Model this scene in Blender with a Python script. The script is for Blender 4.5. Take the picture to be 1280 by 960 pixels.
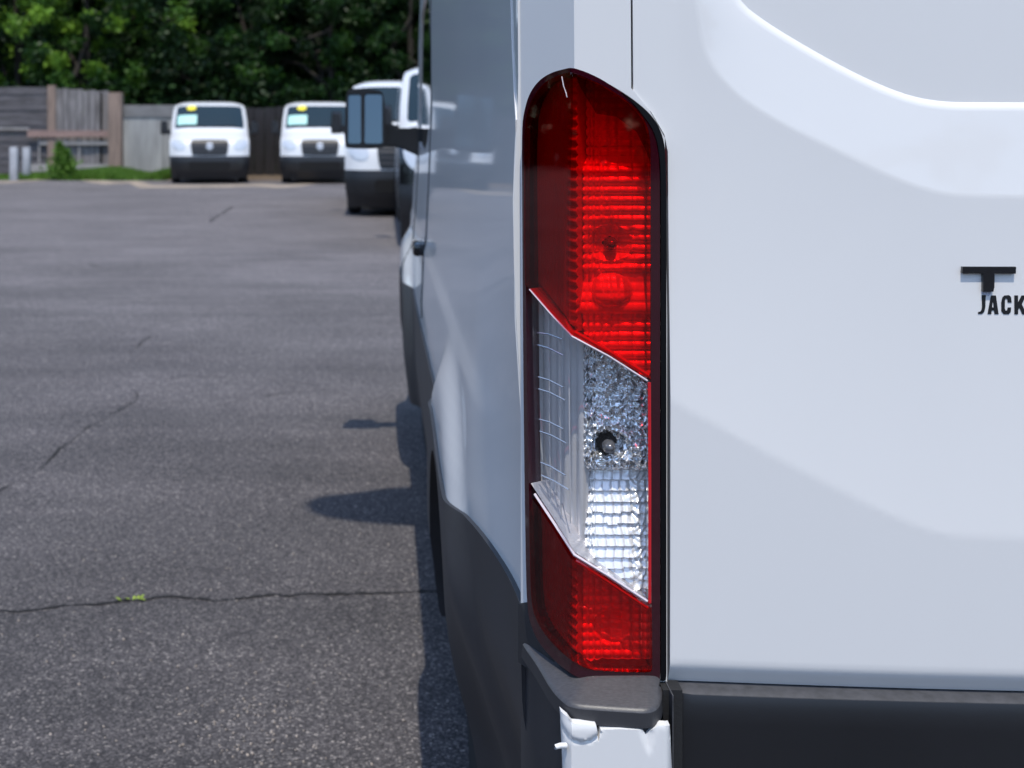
import bpy, bmesh, math, random
import numpy as np
from mathutils import Vector, Matrix
from mathutils.geometry import delaunay_2d_cdt

random.seed(7); rng = np.random.default_rng(7)
for o in list(bpy.data.objects): bpy.data.objects.remove(o)
scene = bpy.context.scene
C = scene.collection

# ------------------------------------------------------------------ camera, sky, sun, exposure
VX, VY, F, H = 476.0, 158.0, 1600.0, 1.45        # vanishing point, focal length (1280 px photo), eye height
cam_d = bpy.data.cameras.new('camera'); cam = bpy.data.objects.new('camera', cam_d); C.objects.link(cam)
cam.location = (0, 0, H); cam.rotation_euler = (math.pi/2, 0, 0)
cam_d.sensor_width = 36; cam_d.lens = F/1280*36
cam_d.shift_x = (640-VX)/1280; cam_d.shift_y = -(480-VY)/1280
cam_d.clip_start = 0.05; cam_d.clip_end = 2000
cam_d.dof.use_dof = True; cam_d.dof.focus_distance = 1.56; cam_d.dof.aperture_fstop = 7.4
scene.camera = cam

SUN = Vector((0.018, -0.40, 1.0)).normalized()
world = bpy.data.worlds.new('World'); scene.world = world; world.use_nodes = True
wn = world.node_tree
sky = wn.nodes.new('ShaderNodeTexSky'); sky.sky_type = 'NISHITA'; sky.sun_disc = False
sky.sun_elevation = math.asin(SUN.z); sky.sun_rotation = math.atan2(SUN.x, SUN.y)
sky.air_density = 1.0; sky.dust_density = 0.6; sky.ozone_density = 1.6
bg = wn.nodes['Background']; bg.inputs[1].default_value = 0.15
wn.links.new(sky.outputs[0], bg.inputs[0])
sun_d = bpy.data.lights.new('sun', 'SUN'); sun_d.energy = 2.05; sun_d.angle = math.radians(0.53); sun_d.color = (1.0, 0.94, 0.83)
sun = bpy.data.objects.new('sun', sun_d); C.objects.link(sun)
sun.rotation_euler = SUN.to_track_quat('Z', 'Y').to_euler(); sun.location = (3, -8, 14)
vs = scene.view_settings
vs.view_transform = 'Standard'; vs.look = 'None'; vs.exposure = 0.80; vs.gamma = 1.0; vs.use_curve_mapping = False

# ------------------------------------------------------------------ helpers
def px(x, y, Y): return Vector(((x-VX)*Y/F, Y, H-(y-VY)*Y/F))
def gpx(x, y, z=0.0):
    Y = (H-z)*F/(y-VY); return Vector(((x-VX)*Y/F, Y, z))
def sm(a, b, x):
    t = np.clip((np.asarray(x, float)-a)/(b-a), 0, 1); return t*t*(3-2*t)

def tag(o, label=None, cat=None, group=None, kind=None):
    for k, v in (('label', label), ('category', cat), ('group', group), ('kind', kind)):
        if v: o[k] = v
    return o
def thing(name, label, cat, loc=(0, 0, 0), group=None):
    o = bpy.data.objects.new(name, None); C.objects.link(o); o.location = loc; o.empty_display_size = .1
    return tag(o, label, cat, group)
def link(name, me, mat, parent=None, smooth=None):
    if mat: me.materials.append(mat)
    if smooth is not None:
        me.polygons.foreach_set('use_smooth', [True]*len(me.polygons))
        me.set_sharp_from_angle(angle=math.radians(smooth))
    o = bpy.data.objects.new(name, me); C.objects.link(o)
    if parent:
        me.transform(Matrix.Translation(-world_loc(parent))); o.parent = parent
    return o
def world_loc(p):
    v = Vector(p.location)
    return v+world_loc(p.parent) if p.parent else v
def mesh_of(name, v, f):
    me = bpy.data.meshes.new(name); me.from_pydata([tuple(map(float, p)) for p in v], [], [tuple(map(int, q)) for q in f]); me.update(); return me
def bm_mesh(name, bm):
    bmesh.ops.recalc_face_normals(bm, faces=bm.faces)
    me = bpy.data.meshes.new(name); bm.to_mesh(me); bm.free(); return me
def add_box(bm, x0, x1, y0, y1, z0, z1, bev=0):
    r = bmesh.ops.create_cube(bm, size=1)
    bmesh.ops.scale(bm, verts=r['verts'], vec=(x1-x0, y1-y0, z1-z0))
    bmesh.ops.translate(bm, verts=r['verts'], vec=((x0+x1)/2, (y0+y1)/2, (z0+z1)/2))
    if bev:
        es = list({e for v in r['verts'] for e in v.link_edges})
        bmesh.ops.bevel(bm, geom=es, offset=bev, segments=2, affect='EDGES', profile=.5)
def box(name, dims, mat, parent=None, bev=0, smooth=None):
    bm = bmesh.new(); add_box(bm, *dims, bev=bev); return link(name, bm_mesh(name, bm), mat, parent, smooth)
def tube(name, pts, r, mat, parent=None, n=8):
    pts = [Vector(p) for p in pts]; rr = r if isinstance(r, (list, tuple)) else [r]*len(pts)
    V = []; Fc = []
    for i, p in enumerate(pts):
        d = (pts[min(i+1, len(pts)-1)]-pts[max(i-1, 0)]).normalized()
        a = d.cross(Vector((0, 0, 1)) if abs(d.z) < .9 else Vector((1, 0, 0))).normalized(); b = d.cross(a)
        for k in range(n):
            t = 2*math.pi*k/n; V.append(p+a*math.cos(t)*rr[i]+b*math.sin(t)*rr[i])
    for i in range(len(pts)-1):
        for k in range(n):
            Fc.append((i*n+k, i*n+(k+1) % n, (i+1)*n+(k+1) % n, (i+1)*n+k))
    Fc.append(tuple(range(n))); Fc.append(tuple(range((len(pts)-1)*n, len(pts)*n)))
    bm = bmesh.new(); bv = [bm.verts.new(p) for p in V]
    for q in Fc: bm.faces.new([bv[k] for k in q])
    return link(name, bm_mesh(name, bm), mat, parent, 50)
def lathe(bm, prof, axis='X', center=(0, 0, 0), n=40):
    """prof: list of (r, a) along axis"""
    rings = []
    for r, a in prof:
        ring = []
        for k in range(n):
            t = 2*math.pi*k/n; c, s = r*math.cos(t), r*math.sin(t)
            p = (a, c, s) if axis == 'X' else ((c, a, s) if axis == 'Y' else (c, s, a))
            ring.append(bm.verts.new(Vector(p)+Vector(center)))
        rings.append(ring)
    for i in range(len(rings)-1):
        for k in range(n): bm.faces.new((rings[i][k], rings[i][(k+1) % n], rings[i+1][(k+1) % n], rings[i+1][k]))
    bm.faces.new(rings[0]); bm.faces.new(rings[-1])

def inpoly(P, poly):
    x, y = P[:, 0], P[:, 1]; r = np.zeros(len(P), bool); n = len(poly)
    for i in range(n):
        x1, y1 = poly[i]; x2, y2 = poly[(i+1) % n]
        if y1 == y2: continue
        c = ((y1 > y) != (y2 > y)) & (x < (x2-x1)*(y-y1)/(y2-y1)+x1); r ^= c
    return r
def segdist(P, a, b):
    a = np.array(a); d = np.array(b)-a; L = (d@d) or 1e-12
    t = np.clip(((P-a)@d)/L, 0, 1); return np.linalg.norm(P-a-t[:, None]*d, axis=1)
def polydist(P, poly, closed=True):
    n = len(poly); r = np.full(len(P), 1e9)
    for i in range(n if closed else n-1): r = np.minimum(r, segdist(P, poly[i], poly[(i+1) % n]))
    return r
def densify(poly, step, closed=True):
    out = []; n = len(poly)
    for i in range(n if closed else n-1):
        a = np.array(poly[i], float); b = np.array(poly[(i+1) % n], float); k = max(1, int(math.ceil(np.linalg.norm(b-a)/step)))
        for j in range(k): out.append(tuple(a+(b-a)*j/k))
    if not closed: out.append(tuple(poly[-1]))
    return out
def chaikin(poly, it=2, closed=True):
    P = [np.array(p, float) for p in poly]
    for _ in range(it):
        Q = []; n = len(P)
        if not closed: Q.append(P[0])
        for i in range(n if closed else n-1):
            a, b = P[i], P[(i+1) % n]; Q += [a*.75+b*.25, a*.25+b*.75]
        if not closed: Q.append(P[-1])
        P = Q
    return [tuple(p) for p in P]
def roundrect(x0, x1, y0, y1, r, n=5, ry=None):
    ry = ry or r; out = []
    for cx, cy, a in ((x1-r, y0+ry, -90), (x1-r, y1-ry, 0), (x0+r, y1-ry, 90), (x0+r, y0+ry, 180)):
        for k in range(n+1):
            t = math.radians(a+90*k/n); out.append((cx+r*math.cos(t), cy+ry*math.sin(t)))
    return out

def panel(name, outer, mapf, step, mat, parent=None, holes=(), d1=0.0, d2=None, lines=(), smooth=40, stepv=None, edge=None, sc=(1, 1)):
    """sheet bounded by a 2-D outline (with holes), mapped to 3-D at offset d1, rim walls to offset d2"""
    stepv = stepv or step; edge = edge or step
    loops = [densify(l, edge) for l in [outer, *holes]]
    pts = []; es = []
    for l in loops:
        b = len(pts); pts += l; es += [(b+i, b+(i+1) % len(l)) for i in range(len(l))]
    for l in lines:
        l = densify(l, edge, False); b = len(pts); pts += l; es += [(b+i, b+i+1) for i in range(len(l)-1)]
    A = np.array(pts)
    g = np.stack(np.meshgrid(np.arange(A[:, 0].min(), A[:, 0].max(), step), np.arange(A[:, 1].min(), A[:, 1].max(), stepv)), -1).reshape(-1, 2)
    k = inpoly(g, loops[0])
    for h in loops[1:]: k &= ~inpoly(g, h)
    g = g[k]
    if len(g):
        dmin = np.full(len(g), 1e9)
        for i, j in es: dmin = np.minimum(dmin, segdist(g, pts[i], pts[j]))
        g = g[dmin > .35*min(step, stepv)]
    allp = [Vector(p) for p in pts]+[Vector(p) for p in g]
    vo, eo, fo, *_ = delaunay_2d_cdt(allp, es, [], 0, 1e-7)
    vo = np.array([tuple(v) for v in vo]); fo = np.array([f for f in fo if len(f) == 3])
    cen = vo[fo].mean(1); k = inpoly(cen, loops[0])
    for h in loops[1:]: k &= ~inpoly(cen, h)
    fo = fo[k]
    P = np.asarray(mapf(vo[:, 0], vo[:, 1], d1)); V = [tuple(p) for p in P]; Fs = [tuple(f) for f in fo]
    if d2 is not None:
        cnt = {}
        for f in fo:
            for a, b in ((f[0], f[1]), (f[1], f[2]), (f[2], f[0])):
                kk = (min(a, b), max(a, b)); cnt.setdefault(kk, []).append((a, b))
        B = np.asarray(mapf(vo[:, 0], vo[:, 1], d2)); idx = {}
        for kk, l in cnt.items():
            if len(l) == 1:
                a, b = l[0]
                for q in (a, b):
                    if q not in idx: idx[q] = len(V); V.append(tuple(B[q]))
                Fs.append((b, a, idx[a], idx[b]))
    bm = bmesh.new(); bv = [bm.verts.new(p) for p in V]
    for f in Fs:
        try: bm.faces.new([bv[i] for i in f])
        except ValueError: pass
    bmesh.ops.delete(bm, geom=[v for v in bm.verts if not v.link_faces], context='VERTS')
    me = bm_mesh(name, bm)
    return link(name, me, mat, parent, smooth)

# ------------------------------------------------------------------ materials
def mat(name, col=(.8, .8, .8), rough=.5, metal=0, coat=0, coat_r=.03, spec=.5, bump=None, var=None):
    m = bpy.data.materials.new(name); m.use_nodes = True; nt = m.node_tree; b = nt.nodes['Principled BSDF']
    b.inputs['Base Color'].default_value = (*col, 1); b.inputs['Roughness'].default_value = rough
    b.inputs['Metallic'].default_value = metal; b.inputs['Coat Weight'].default_value = coat
    b.inputs['Coat Roughness'].default_value = coat_r; b.inputs['Specular IOR Level'].default_value = spec
    tc = nt.nodes.new('ShaderNodeTexCoord')
    if var:                                     # (scale, amount, detail, stretch)
        sc, am, st = var
        mp = nt.nodes.new('ShaderNodeMapping'); mp.inputs['Scale'].default_value = st; nt.links.new(tc.outputs['Object'], mp.inputs[0])
        n = nt.nodes.new('ShaderNodeTexNoise'); n.inputs['Scale'].default_value = sc; n.inputs['Detail'].default_value = 6; nt.links.new(mp.outputs[0], n.inputs[0])
        r = nt.nodes.new('ShaderNodeValToRGB'); r.color_ramp.elements[0].position = .3; r.color_ramp.elements[1].position = .7
        r.color_ramp.elements[0].color = (*[c*(1-am) for c in col], 1); r.color_ramp.elements[1].color = (*[min(1, c*(1+am)) for c in col], 1)
        nt.links.new(n.outputs[0], r.inputs[0]); nt.links.new(r.outputs[0], b.inputs['Base Color'])
    if bump:
        sc, st, dist = bump
        n = nt.nodes.new('ShaderNodeTexNoise'); n.inputs['Scale'].default_value = sc; n.inputs['Detail'].default_value = 4; nt.links.new(tc.outputs['Object'], n.inputs[0])
        bp = nt.nodes.new('ShaderNodeBump'); bp.inputs['Strength'].default_value = st; bp.inputs['Distance'].default_value = dist
        nt.links.new(n.outputs[0], bp.inputs['Height']); nt.links.new(bp.outputs[0], b.inputs['Normal'])
    return m

def lens_mat(name, col, rough=.02, ribs=None):
    """coloured clear plastic: tinted see-through with a glossy outer face"""
    m = bpy.data.materials.new(name); m.use_nodes = True; nt = m.node_tree; nt.nodes.clear()
    out = nt.nodes.new('ShaderNodeOutputMaterial'); t = nt.nodes.new('ShaderNodeBsdfTransparent'); t.inputs[0].default_value = (*col, 1)
    g = nt.nodes.new('ShaderNodeBsdfGlossy'); g.inputs['Roughness'].default_value = rough; g.inputs[0].default_value = (1, 1, 1, 1)
    lw = nt.nodes.new('ShaderNodeLayerWeight'); lw.inputs[0].default_value = .5
    pw = nt.nodes.new('ShaderNodeMath'); pw.operation = 'POWER'; pw.inputs[1].default_value = 5; nt.links.new(lw.outputs['Facing'], pw.inputs[0])
    fr = nt.nodes.new('ShaderNodeMath'); fr.operation = 'MULTIPLY_ADD'; fr.inputs[1].default_value = .96; fr.inputs[2].default_value = .04; nt.links.new(pw.outputs[0], fr.inputs[0])
    mx = nt.nodes.new('ShaderNodeMixShader')
    nt.links.new(fr.outputs[0], mx.inputs[0]); nt.links.new(t.outputs[0], mx.inputs[1]); nt.links.new(g.outputs[0], mx.inputs[2]); nt.links.new(mx.outputs[0], out.inputs[0])
    return m

M = {}
M['paint'] = mat('white_paint', (.75, .74, .73), .42, coat=.62, coat_r=.03, spec=.3, bump=(900, .010, .001), var=(2.2, .018, (1, 1, .4)))
M['paint_far'] = mat('white_paint_far', (.74, .75, .765), .35, coat=.8)
M['clad'] = mat('charcoal_cladding', (.028, .028, .032), .52, bump=(700, .25, .0006), var=(5, .2, (1, 1, 1)))
M['step'] = mat('grey_step_plastic', (.055, .053, .057), .40, bump=(900, .35, .0005), var=(90, .22, (2, 5, 1)))
M['bumper'] = mat('black_bumper_plastic', (.012, .0125, .015), .40, bump=(900, .15, .0004), var=(4, .15, (1, 1, 1)))
M['rubber'] = mat('black_rubber', (.012, .012, .013), .7, bump=(300, .3, .001))
M['sealgrey'] = mat('grey_seal', (.050, .050, .055), .6, var=(90, .25, (1, 1, 1)))
M['dark'] = mat('dark_cavity', (.006, .006, .007), .9)
M['gloss_black'] = mat('gloss_black_plastic', (.006, .006, .008), .12, coat=.5)
M['chrome'] = mat('mirror_glass', (.10, .125, .145), .06, metal=1)
M['glass'] = mat('tinted_glass', (.012, .018, .02), .03, spec=.8, coat=1)
M['wind'] = mat('windscreen_glass', (.010, .022, .026), .05, spec=.7)
M['rim'] = mat('steel_rim', (.35, .35, .36), .4, metal=.8)
M['tyre'] = mat('tyre_rubber', (.018, .018, .019), .75, bump=(200, .3, .001))
M['badge'] = mat('badge_black', (.010, .010, .012), .25, coat=.3)
M['decal'] = mat('decal_black', (.004, .004, .005), .5)
M['tape'] = mat('tape_scrap', (.42, .43, .52), .3, var=(300, .4, (1, 1, 1)))

# ------------------------------------------------------------------ ground
def asphalt():
    m = bpy.data.materials.new('asphalt'); m.use_nodes = True; nt = m.node_tree; L = nt.links; b = nt.nodes['Principled BSDF']
    tc = nt.nodes.new('ShaderNodeTexCoord')
    def N(t, **k):
        n = nt.nodes.new(t)
        for a, v in k.items(): setattr(n, a, v)
        return n
    v = N('ShaderNodeTexVoronoi'); v.inputs['Scale'].default_value = 160; L.new(tc.outputs['Object'], v.inputs[0])
    sep = N('ShaderNodeSeparateColor'); L.new(v.outputs['Color'], sep.inputs[0])
    r = N('ShaderNodeValToRGB'); e = r.color_ramp.elements
    e[0].position = 0; e[0].color = (.075, .072, .078, 1); e[1].position = 1; e[1].color = (.62, .59, .56, 1)
    x = e.new(.55); x.color = (.150, .145, .152, 1); x = e.new(.86); x.color = (.25, .243, .25, 1); x = e.new(.965); x.color = (.38, .365, .36, 1)
    L.new(sep.outputs[0], r.inputs[0])
    # tar between the stones
    rr = N('ShaderNodeValToRGB'); rr.color_ramp.elements[0].position = .25; rr.color_ramp.elements[0].color = (1, 1, 1, 1); rr.color_ramp.elements[1].position = .75; rr.color_ramp.elements[1].color = (.55, .55, .56, 1)
    L.new(v.outputs['Distance'], rr.inputs[0])
    mu = N('ShaderNodeMixRGB', blend_type='MULTIPLY'); mu.inputs[0].default_value = 1; L.new(r.outputs[0], mu.inputs[1]); L.new(rr.outputs[0], mu.inputs[2])
    # broad wear and stains
    n1 = N('ShaderNodeTexNoise'); n1.inputs['Scale'].default_value = .55; n1.inputs['Detail'].default_value = 7; n1.inputs['Roughness'].default_value = .62; L.new(tc.outputs['Object'], n1.inputs[0])
    r1 = N('ShaderNodeValToRGB'); r1.color_ramp.elements[0].position = .32; r1.color_ramp.elements[0].color = (.79, .75, .72, 1); r1.color_ramp.elements[1].position = .68; r1.color_ramp.elements[1].color = (1.13, 1.075, 1.04, 1)
    L.new(n1.outputs[0], r1.inputs[0])
    m2 = N('ShaderNodeMixRGB', blend_type='MULTIPLY'); m2.inputs[0].default_value = 1; L.new(mu.outputs[0], m2.inputs[1]); L.new(r1.outputs[0], m2.inputs[2])
    mp = N('ShaderNodeMapping'); mp.inputs['Scale'].default_value = (.35, 2.2, 1); L.new(tc.outputs['Object'], mp.inputs[0])
    n2 = N('ShaderNodeTexNoise'); n2.inputs['Scale'].default_value = 1.4; n2.inputs['Detail'].default_value = 5; L.new(mp.outputs[0], n2.inputs[0])
    r2 = N('ShaderNodeValToRGB'); r2.color_ramp.elements[0].position = .35; r2.color_ramp.elements[0].color = (.86, .86, .87, 1); r2.color_ramp.elements[1].position = .6; r2.color_ramp.elements[1].color = (1.04, 1.03, 1.04, 1)
    L.new(n2.outputs[0], r2.inputs[0])
    m3 = N('ShaderNodeMixRGB', blend_type='MULTIPLY'); m3.inputs[0].default_value = 1; L.new(m2.outputs[0], m3.inputs[1]); L.new(r2.outputs[0], m3.inputs[2])
    sx = N('ShaderNodeSeparateXYZ'); L.new(tc.outputs['Object'], sx.inputs[0])       # grazing-light brightening put into the colour: darker near, lighter far
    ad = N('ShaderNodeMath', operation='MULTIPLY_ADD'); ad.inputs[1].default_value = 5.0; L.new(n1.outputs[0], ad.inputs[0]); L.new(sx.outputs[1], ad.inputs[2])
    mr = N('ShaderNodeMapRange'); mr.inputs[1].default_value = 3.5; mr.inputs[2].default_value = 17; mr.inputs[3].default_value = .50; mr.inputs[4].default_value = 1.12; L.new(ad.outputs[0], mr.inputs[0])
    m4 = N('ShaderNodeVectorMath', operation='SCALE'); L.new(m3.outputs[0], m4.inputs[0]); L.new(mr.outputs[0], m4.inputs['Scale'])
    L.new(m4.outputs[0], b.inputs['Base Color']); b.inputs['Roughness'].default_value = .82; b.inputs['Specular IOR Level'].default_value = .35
    bp = N('ShaderNodeBump'); bp.inputs['Strength'].default_value = .40; bp.inputs['Distance'].default_value = .003; bp.invert = True
    L.new(v.outputs['Distance'], bp.inputs['Height']); L.new(bp.outputs[0], b.inputs['Normal'])
    return m
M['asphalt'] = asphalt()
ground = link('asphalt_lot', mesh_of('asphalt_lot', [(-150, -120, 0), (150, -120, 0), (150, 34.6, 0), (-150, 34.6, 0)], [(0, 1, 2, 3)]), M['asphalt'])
tag(ground, kind='structure')
M['soil'] = mat('soil', (.13, .095, .065), .95, var=(3, .4, (1, 1, 1)), bump=(30, .6, .03))
tag(link('soil_ground', mesh_of('soil_ground', [(-150, 33.4, -.004), (150, 33.4, -.004), (150, 600, -.004), (-150, 600, -.004)], [(0, 1, 2, 3)]), M['soil']), kind='structure')
M['edge'] = mat('dirt_edge', (.30, .245, .19), .95, var=(2.0, .3, (1, 1, 1)), bump=(40, .6, .02))
def strip(name, pts, w, z, m, parent=None, jit=.3, step=None):
    pts = [Vector(p) for p in pts]; dense = []
    for a, b in zip(pts, pts[1:]):
        k = max(1, int((b-a).length/(step or .02)))
        dense += [a.lerp(b, j/k) for j in range(k)]
    dense.append(pts[-1]); V = []; Fs = []
    off = 0
    for i, p in enumerate(dense):
        d = (dense[min(i+1, len(dense)-1)]-dense[max(i-1, 0)]); nrm = Vector((-d.y, d.x, 0)).normalized()
        off = off*.85+random.gauss(0, w*.60)
        ww = w*.5*(1+random.uniform(-jit, jit))*(1 if 2 < i < len(dense)-3 else .3)
        for s in (-1, 1):
            q = p+nrm*(off+s*ww); V.append((q.x, q.y, z))
    for i in range(len(dense)-1): Fs.append((2*i, 2*i+1, 2*i+3, 2*i+2))
    return link(name, mesh_of(name, V, Fs), m, parent)
M['crack'] = mat('crack_fill', (.014, .013, .013), .95)
cracks = [([(-60, 768), (60, 760), (150, 752), (210, 747), (300, 747), (345, 745), (440, 742), (520, 741), (600, 738)], .010),
          ([(-30, 640), (0, 615), (22, 603)], .006), ([(58, 580), (64, 575), (70, 566), (90, 552)], .008), ([(104, 540), (114, 531), (122, 534)], .006), ([(140, 518), (160, 506), (174, 494), (168, 488)], .005), ([(20, 604), (30, 596), (45, 590), (56, 582), (70, 568), (90, 552), (106, 538), (124, 530), (142, 516), (174, 492)], .0028), ([(300, 747), (318, 752), (332, 754)], .004), ([(60, 760), (75, 753), (92, 752)], .004), ([(255, 395), (268, 385), (285, 378)], .004),
          ([(168, 436), (180, 424), (190, 418)], .010), ([(195, 476), (235, 470), (300, 474)], .006),
          ([(116, 329), (124, 334)], .022), ([(262, 278), (276, 268), (290, 258)], .025), ([(70, 327), (150, 322), (250, 320)], .012),
          ([(320, 498), (350, 492), (375, 490)], .010), ([(20, 482), (60, 480), (95, 478)], .006)]
for p, w in cracks:
    strip('crack', [gpx(*q) for q in p], w, .0035, M['crack'], ground, .6)
tag(strip('dirt_verge', [(-40, 34.0, 0), (-9.5, 33.9, 0), (-6.0, 34.1, 0), (-3, 34.0, 0), (12, 34.0, 0)], 1.5, .004, M['edge'], None, .12, .5), kind='structure')

# grit lying on the tarmac
M['grit'] = mat('grit', (.36, .31, .27), .9, var=(60, .5, (1, 1, 1)))
bm = bmesh.new()
for k in range(260):
    if k < 110: q = gpx(random.gauss(310, 45), random.gauss(915, 40))
    else: q = gpx(random.uniform(-60, 530), random.uniform(620, 1000))
    r = random.uniform(.0014, .0036); v = bmesh.ops.create_icosphere(bm, subdivisions=1, radius=r, matrix=Matrix.Translation((q.x, q.y, r*.5)))['verts']
    for w_ in v: w_.co += Vector((random.gauss(0, r*.2), random.gauss(0, r*.2), random.gauss(0, r*.15)))
tag(link('grit', bm_mesh('grit', bm), M['grit']), 'pale grit scattered over the near asphalt', 'grit', None, 'stuff')

# ------------------------------------------------------------------ the near van
CX = 1.175; RY = 1.5; FY = 7.1                     # centre line, rear face, front
_wz = [.2, .32, .5, .85, 1.05, 1.25, 1.5, 1.8, 2.15, 2.3, 2.42, 2.48]
_ww = [.96, 1.0, 1.022, 1.03, 1.022, 1.012, 1.003, 1.005, 1.0, .98, .93, .85]
def Wz(z): return np.interp(z, _wz, _ww)
ARCH = ((2.58, .36), (5.92, .36)); AR = .425
def sideX(Y, z):
    Y = np.asarray(Y, float); z = np.asarray(z, float)
    w = Wz(z)
    w = w-.036*sm(2.15, 1.58, Y)*sm(1.35, .9, z)
    for i, (cy, cz) in enumerate(ARCH):
        r = np.hypot((Y-cy)*.92, z-cz)
        w = w+(.026 if i == 0 else .045)*(1-sm(.54, .66, r))
    w = w-.070*sm(.74, .42, z)*sm(2.25, 2.05, Y)
    # raised waist crease
    w = w+.006*sm(1.06, 1.02, z)*sm(1.7, 2.2, Y)
    w = w-.10*sm(6.1, 7.0, Y)**2
    return CX-w
def side_map(Y, z, d): X = sideX(Y, z); return np.stack([X-d, np.asarray(Y, float)+0*X, np.asarray(z, float)+0*X], -1)

def rear_shift(X, z): return np.asarray(X)+(Wz(1.5)-Wz(np.maximum(z, 1.5)))*(CX-np.asarray(X))
# corner pillar: chamfer (u<0) then rear strip (u>0)
KX, KY = .227, 1.5; CHX, CHY = -.052, .10; CHL = math.hypot(CHX, CHY)
N1 = np.array([-CHY, CHX])/CHL; MT = np.array([(N1[0]), (N1[1]-1)])/(1-N1[1])
def bow(X): return -.045*(1-((CX-np.asarray(X))/.88)**2)*(np.abs(CX-np.asarray(X)) < .88)
def pil_map(u, z, d):
    u = np.asarray(u, float); z = np.asarray(z, float); d = np.broadcast_to(np.asarray(d, float), u.shape)
    t = np.clip(-u/CHL, 0, 1.25)
    X = np.where(u < 0, KX+CHX*t+d*(MT[0]*(1-t)+N1[0]*t), KX+u+d*MT[0]*np.clip(1-u/.03, 0, 1))
    Y = np.where(u < 0, KY+CHY*t+d*(MT[1]*(1-t)+N1[1]*t), KY-d)
    return np.stack([rear_shift(X, z), Y, z], -1)
def pix_pil(x, y):
    a = (x-VX)/F
    if a*KY >= KX:
        Y = KY; u = a*Y-KX
    else:
        t = (KX-KY*a)/(-CHX+CHY*a); Y = KY+CHY*t; u = -t*CHL
    return (u, H-(y-VY)*Y/F)
def pp(l): return [pix_pil(*q) for q in l]

van = thing('cargo_van', 'white cargo van with tall red tail lamp and grey cladding beside the open asphalt', 'van', (CX, RY, 0))
P = M['paint']

LAMP = chaikin([(659, 160), (662, 138), (668, 117), (679, 101), (694, 91), (712, 86), (719, 85), (727, 87.5), (752, 98), (775, 111), (797, 126), (817, 144), (829, 165), (834, 192), (835, 230), (835, 500), (835, 830), (835, 846), (833, 852), (826, 852), (780, 851), (745, 850), (735, 848), (725, 843), (702, 827), (680, 803), (669, 778), (665.5, 755), (664, 720), (661, 500), (659.5, 250)], 2)
RIM = [(x-max(0, min(1, (x-770)/45))*12, y+max(0, min(1, (x-735)/40))*(5 if y < 300 else -2)) for x, y in LAMP]
lamp_uv = pp(LAMP); rim_uv = pp(RIM)
# pillar panel with the lamp opening
dl = [(791, -700), (791, 60), (791, 121), (816, 145), (835, 175), (837, 400), (837, 856)]      # edge of the door gap
ZB = .853
pil_out = [(-CHL*1.0, ZB), (-CHL*1.0, 2.44)]+[(pix_pil(789, 0)[0], 2.44), pix_pil(789, 110)]
pil_out += pp([(812, 138), (831, 172), (834, 400), (834, 852)])
pil_out += [(0, .80), pix_pil(690, 851), (pix_pil(672, 800)[0], .806), pix_pil(657.5, 770), pix_pil(656.5, 752)]; pil_out[-3:] = [pix_pil(668, 792), pix_pil(661.5, 768), pix_pil(660.5, 753)]
def shrink(poly, d):
    A = np.array(poly); c = []
    n = len(A)
    for i in range(n):
        a, b, e = A[i-1], A[i], A[(i+1) % n]
        t1 = (b-a)/(np.linalg.norm(b-a)+1e-9); t2 = (e-b)/(np.linalg.norm(e-b)+1e-9); t = t1+t2; t /= np.linalg.norm(t)+1e-9
        c.append(tuple(b+d*np.array([-t[1], t[0]])))
    return c
hole = shrink(lamp_uv, -.0015)
hole = [(min(u, pix_pil(832.5, 400)[0]-.0005), max(z, .803)) for u, z in hole]
left_parts = []
left_parts.append(panel('corner_pillar', pil_out, pil_map, .012, P, van, holes=[hole], d1=0, d2=-.03, lines=[[(0, pix_pil(718, 80)[1]), (0, 2.43)]], smooth=22))
panel('corner_cladding', [(-CHL*1.02, .78), (-CHL*1.02, ZB), pix_pil(662, 752), pix_pil(664.5, 768), pix_pil(671, 790), pix_pil(690, 822), (0, .80), (0, .78)], pil_map, .02, M['clad'], van, d1=.0025, d2=-.03)
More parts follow.
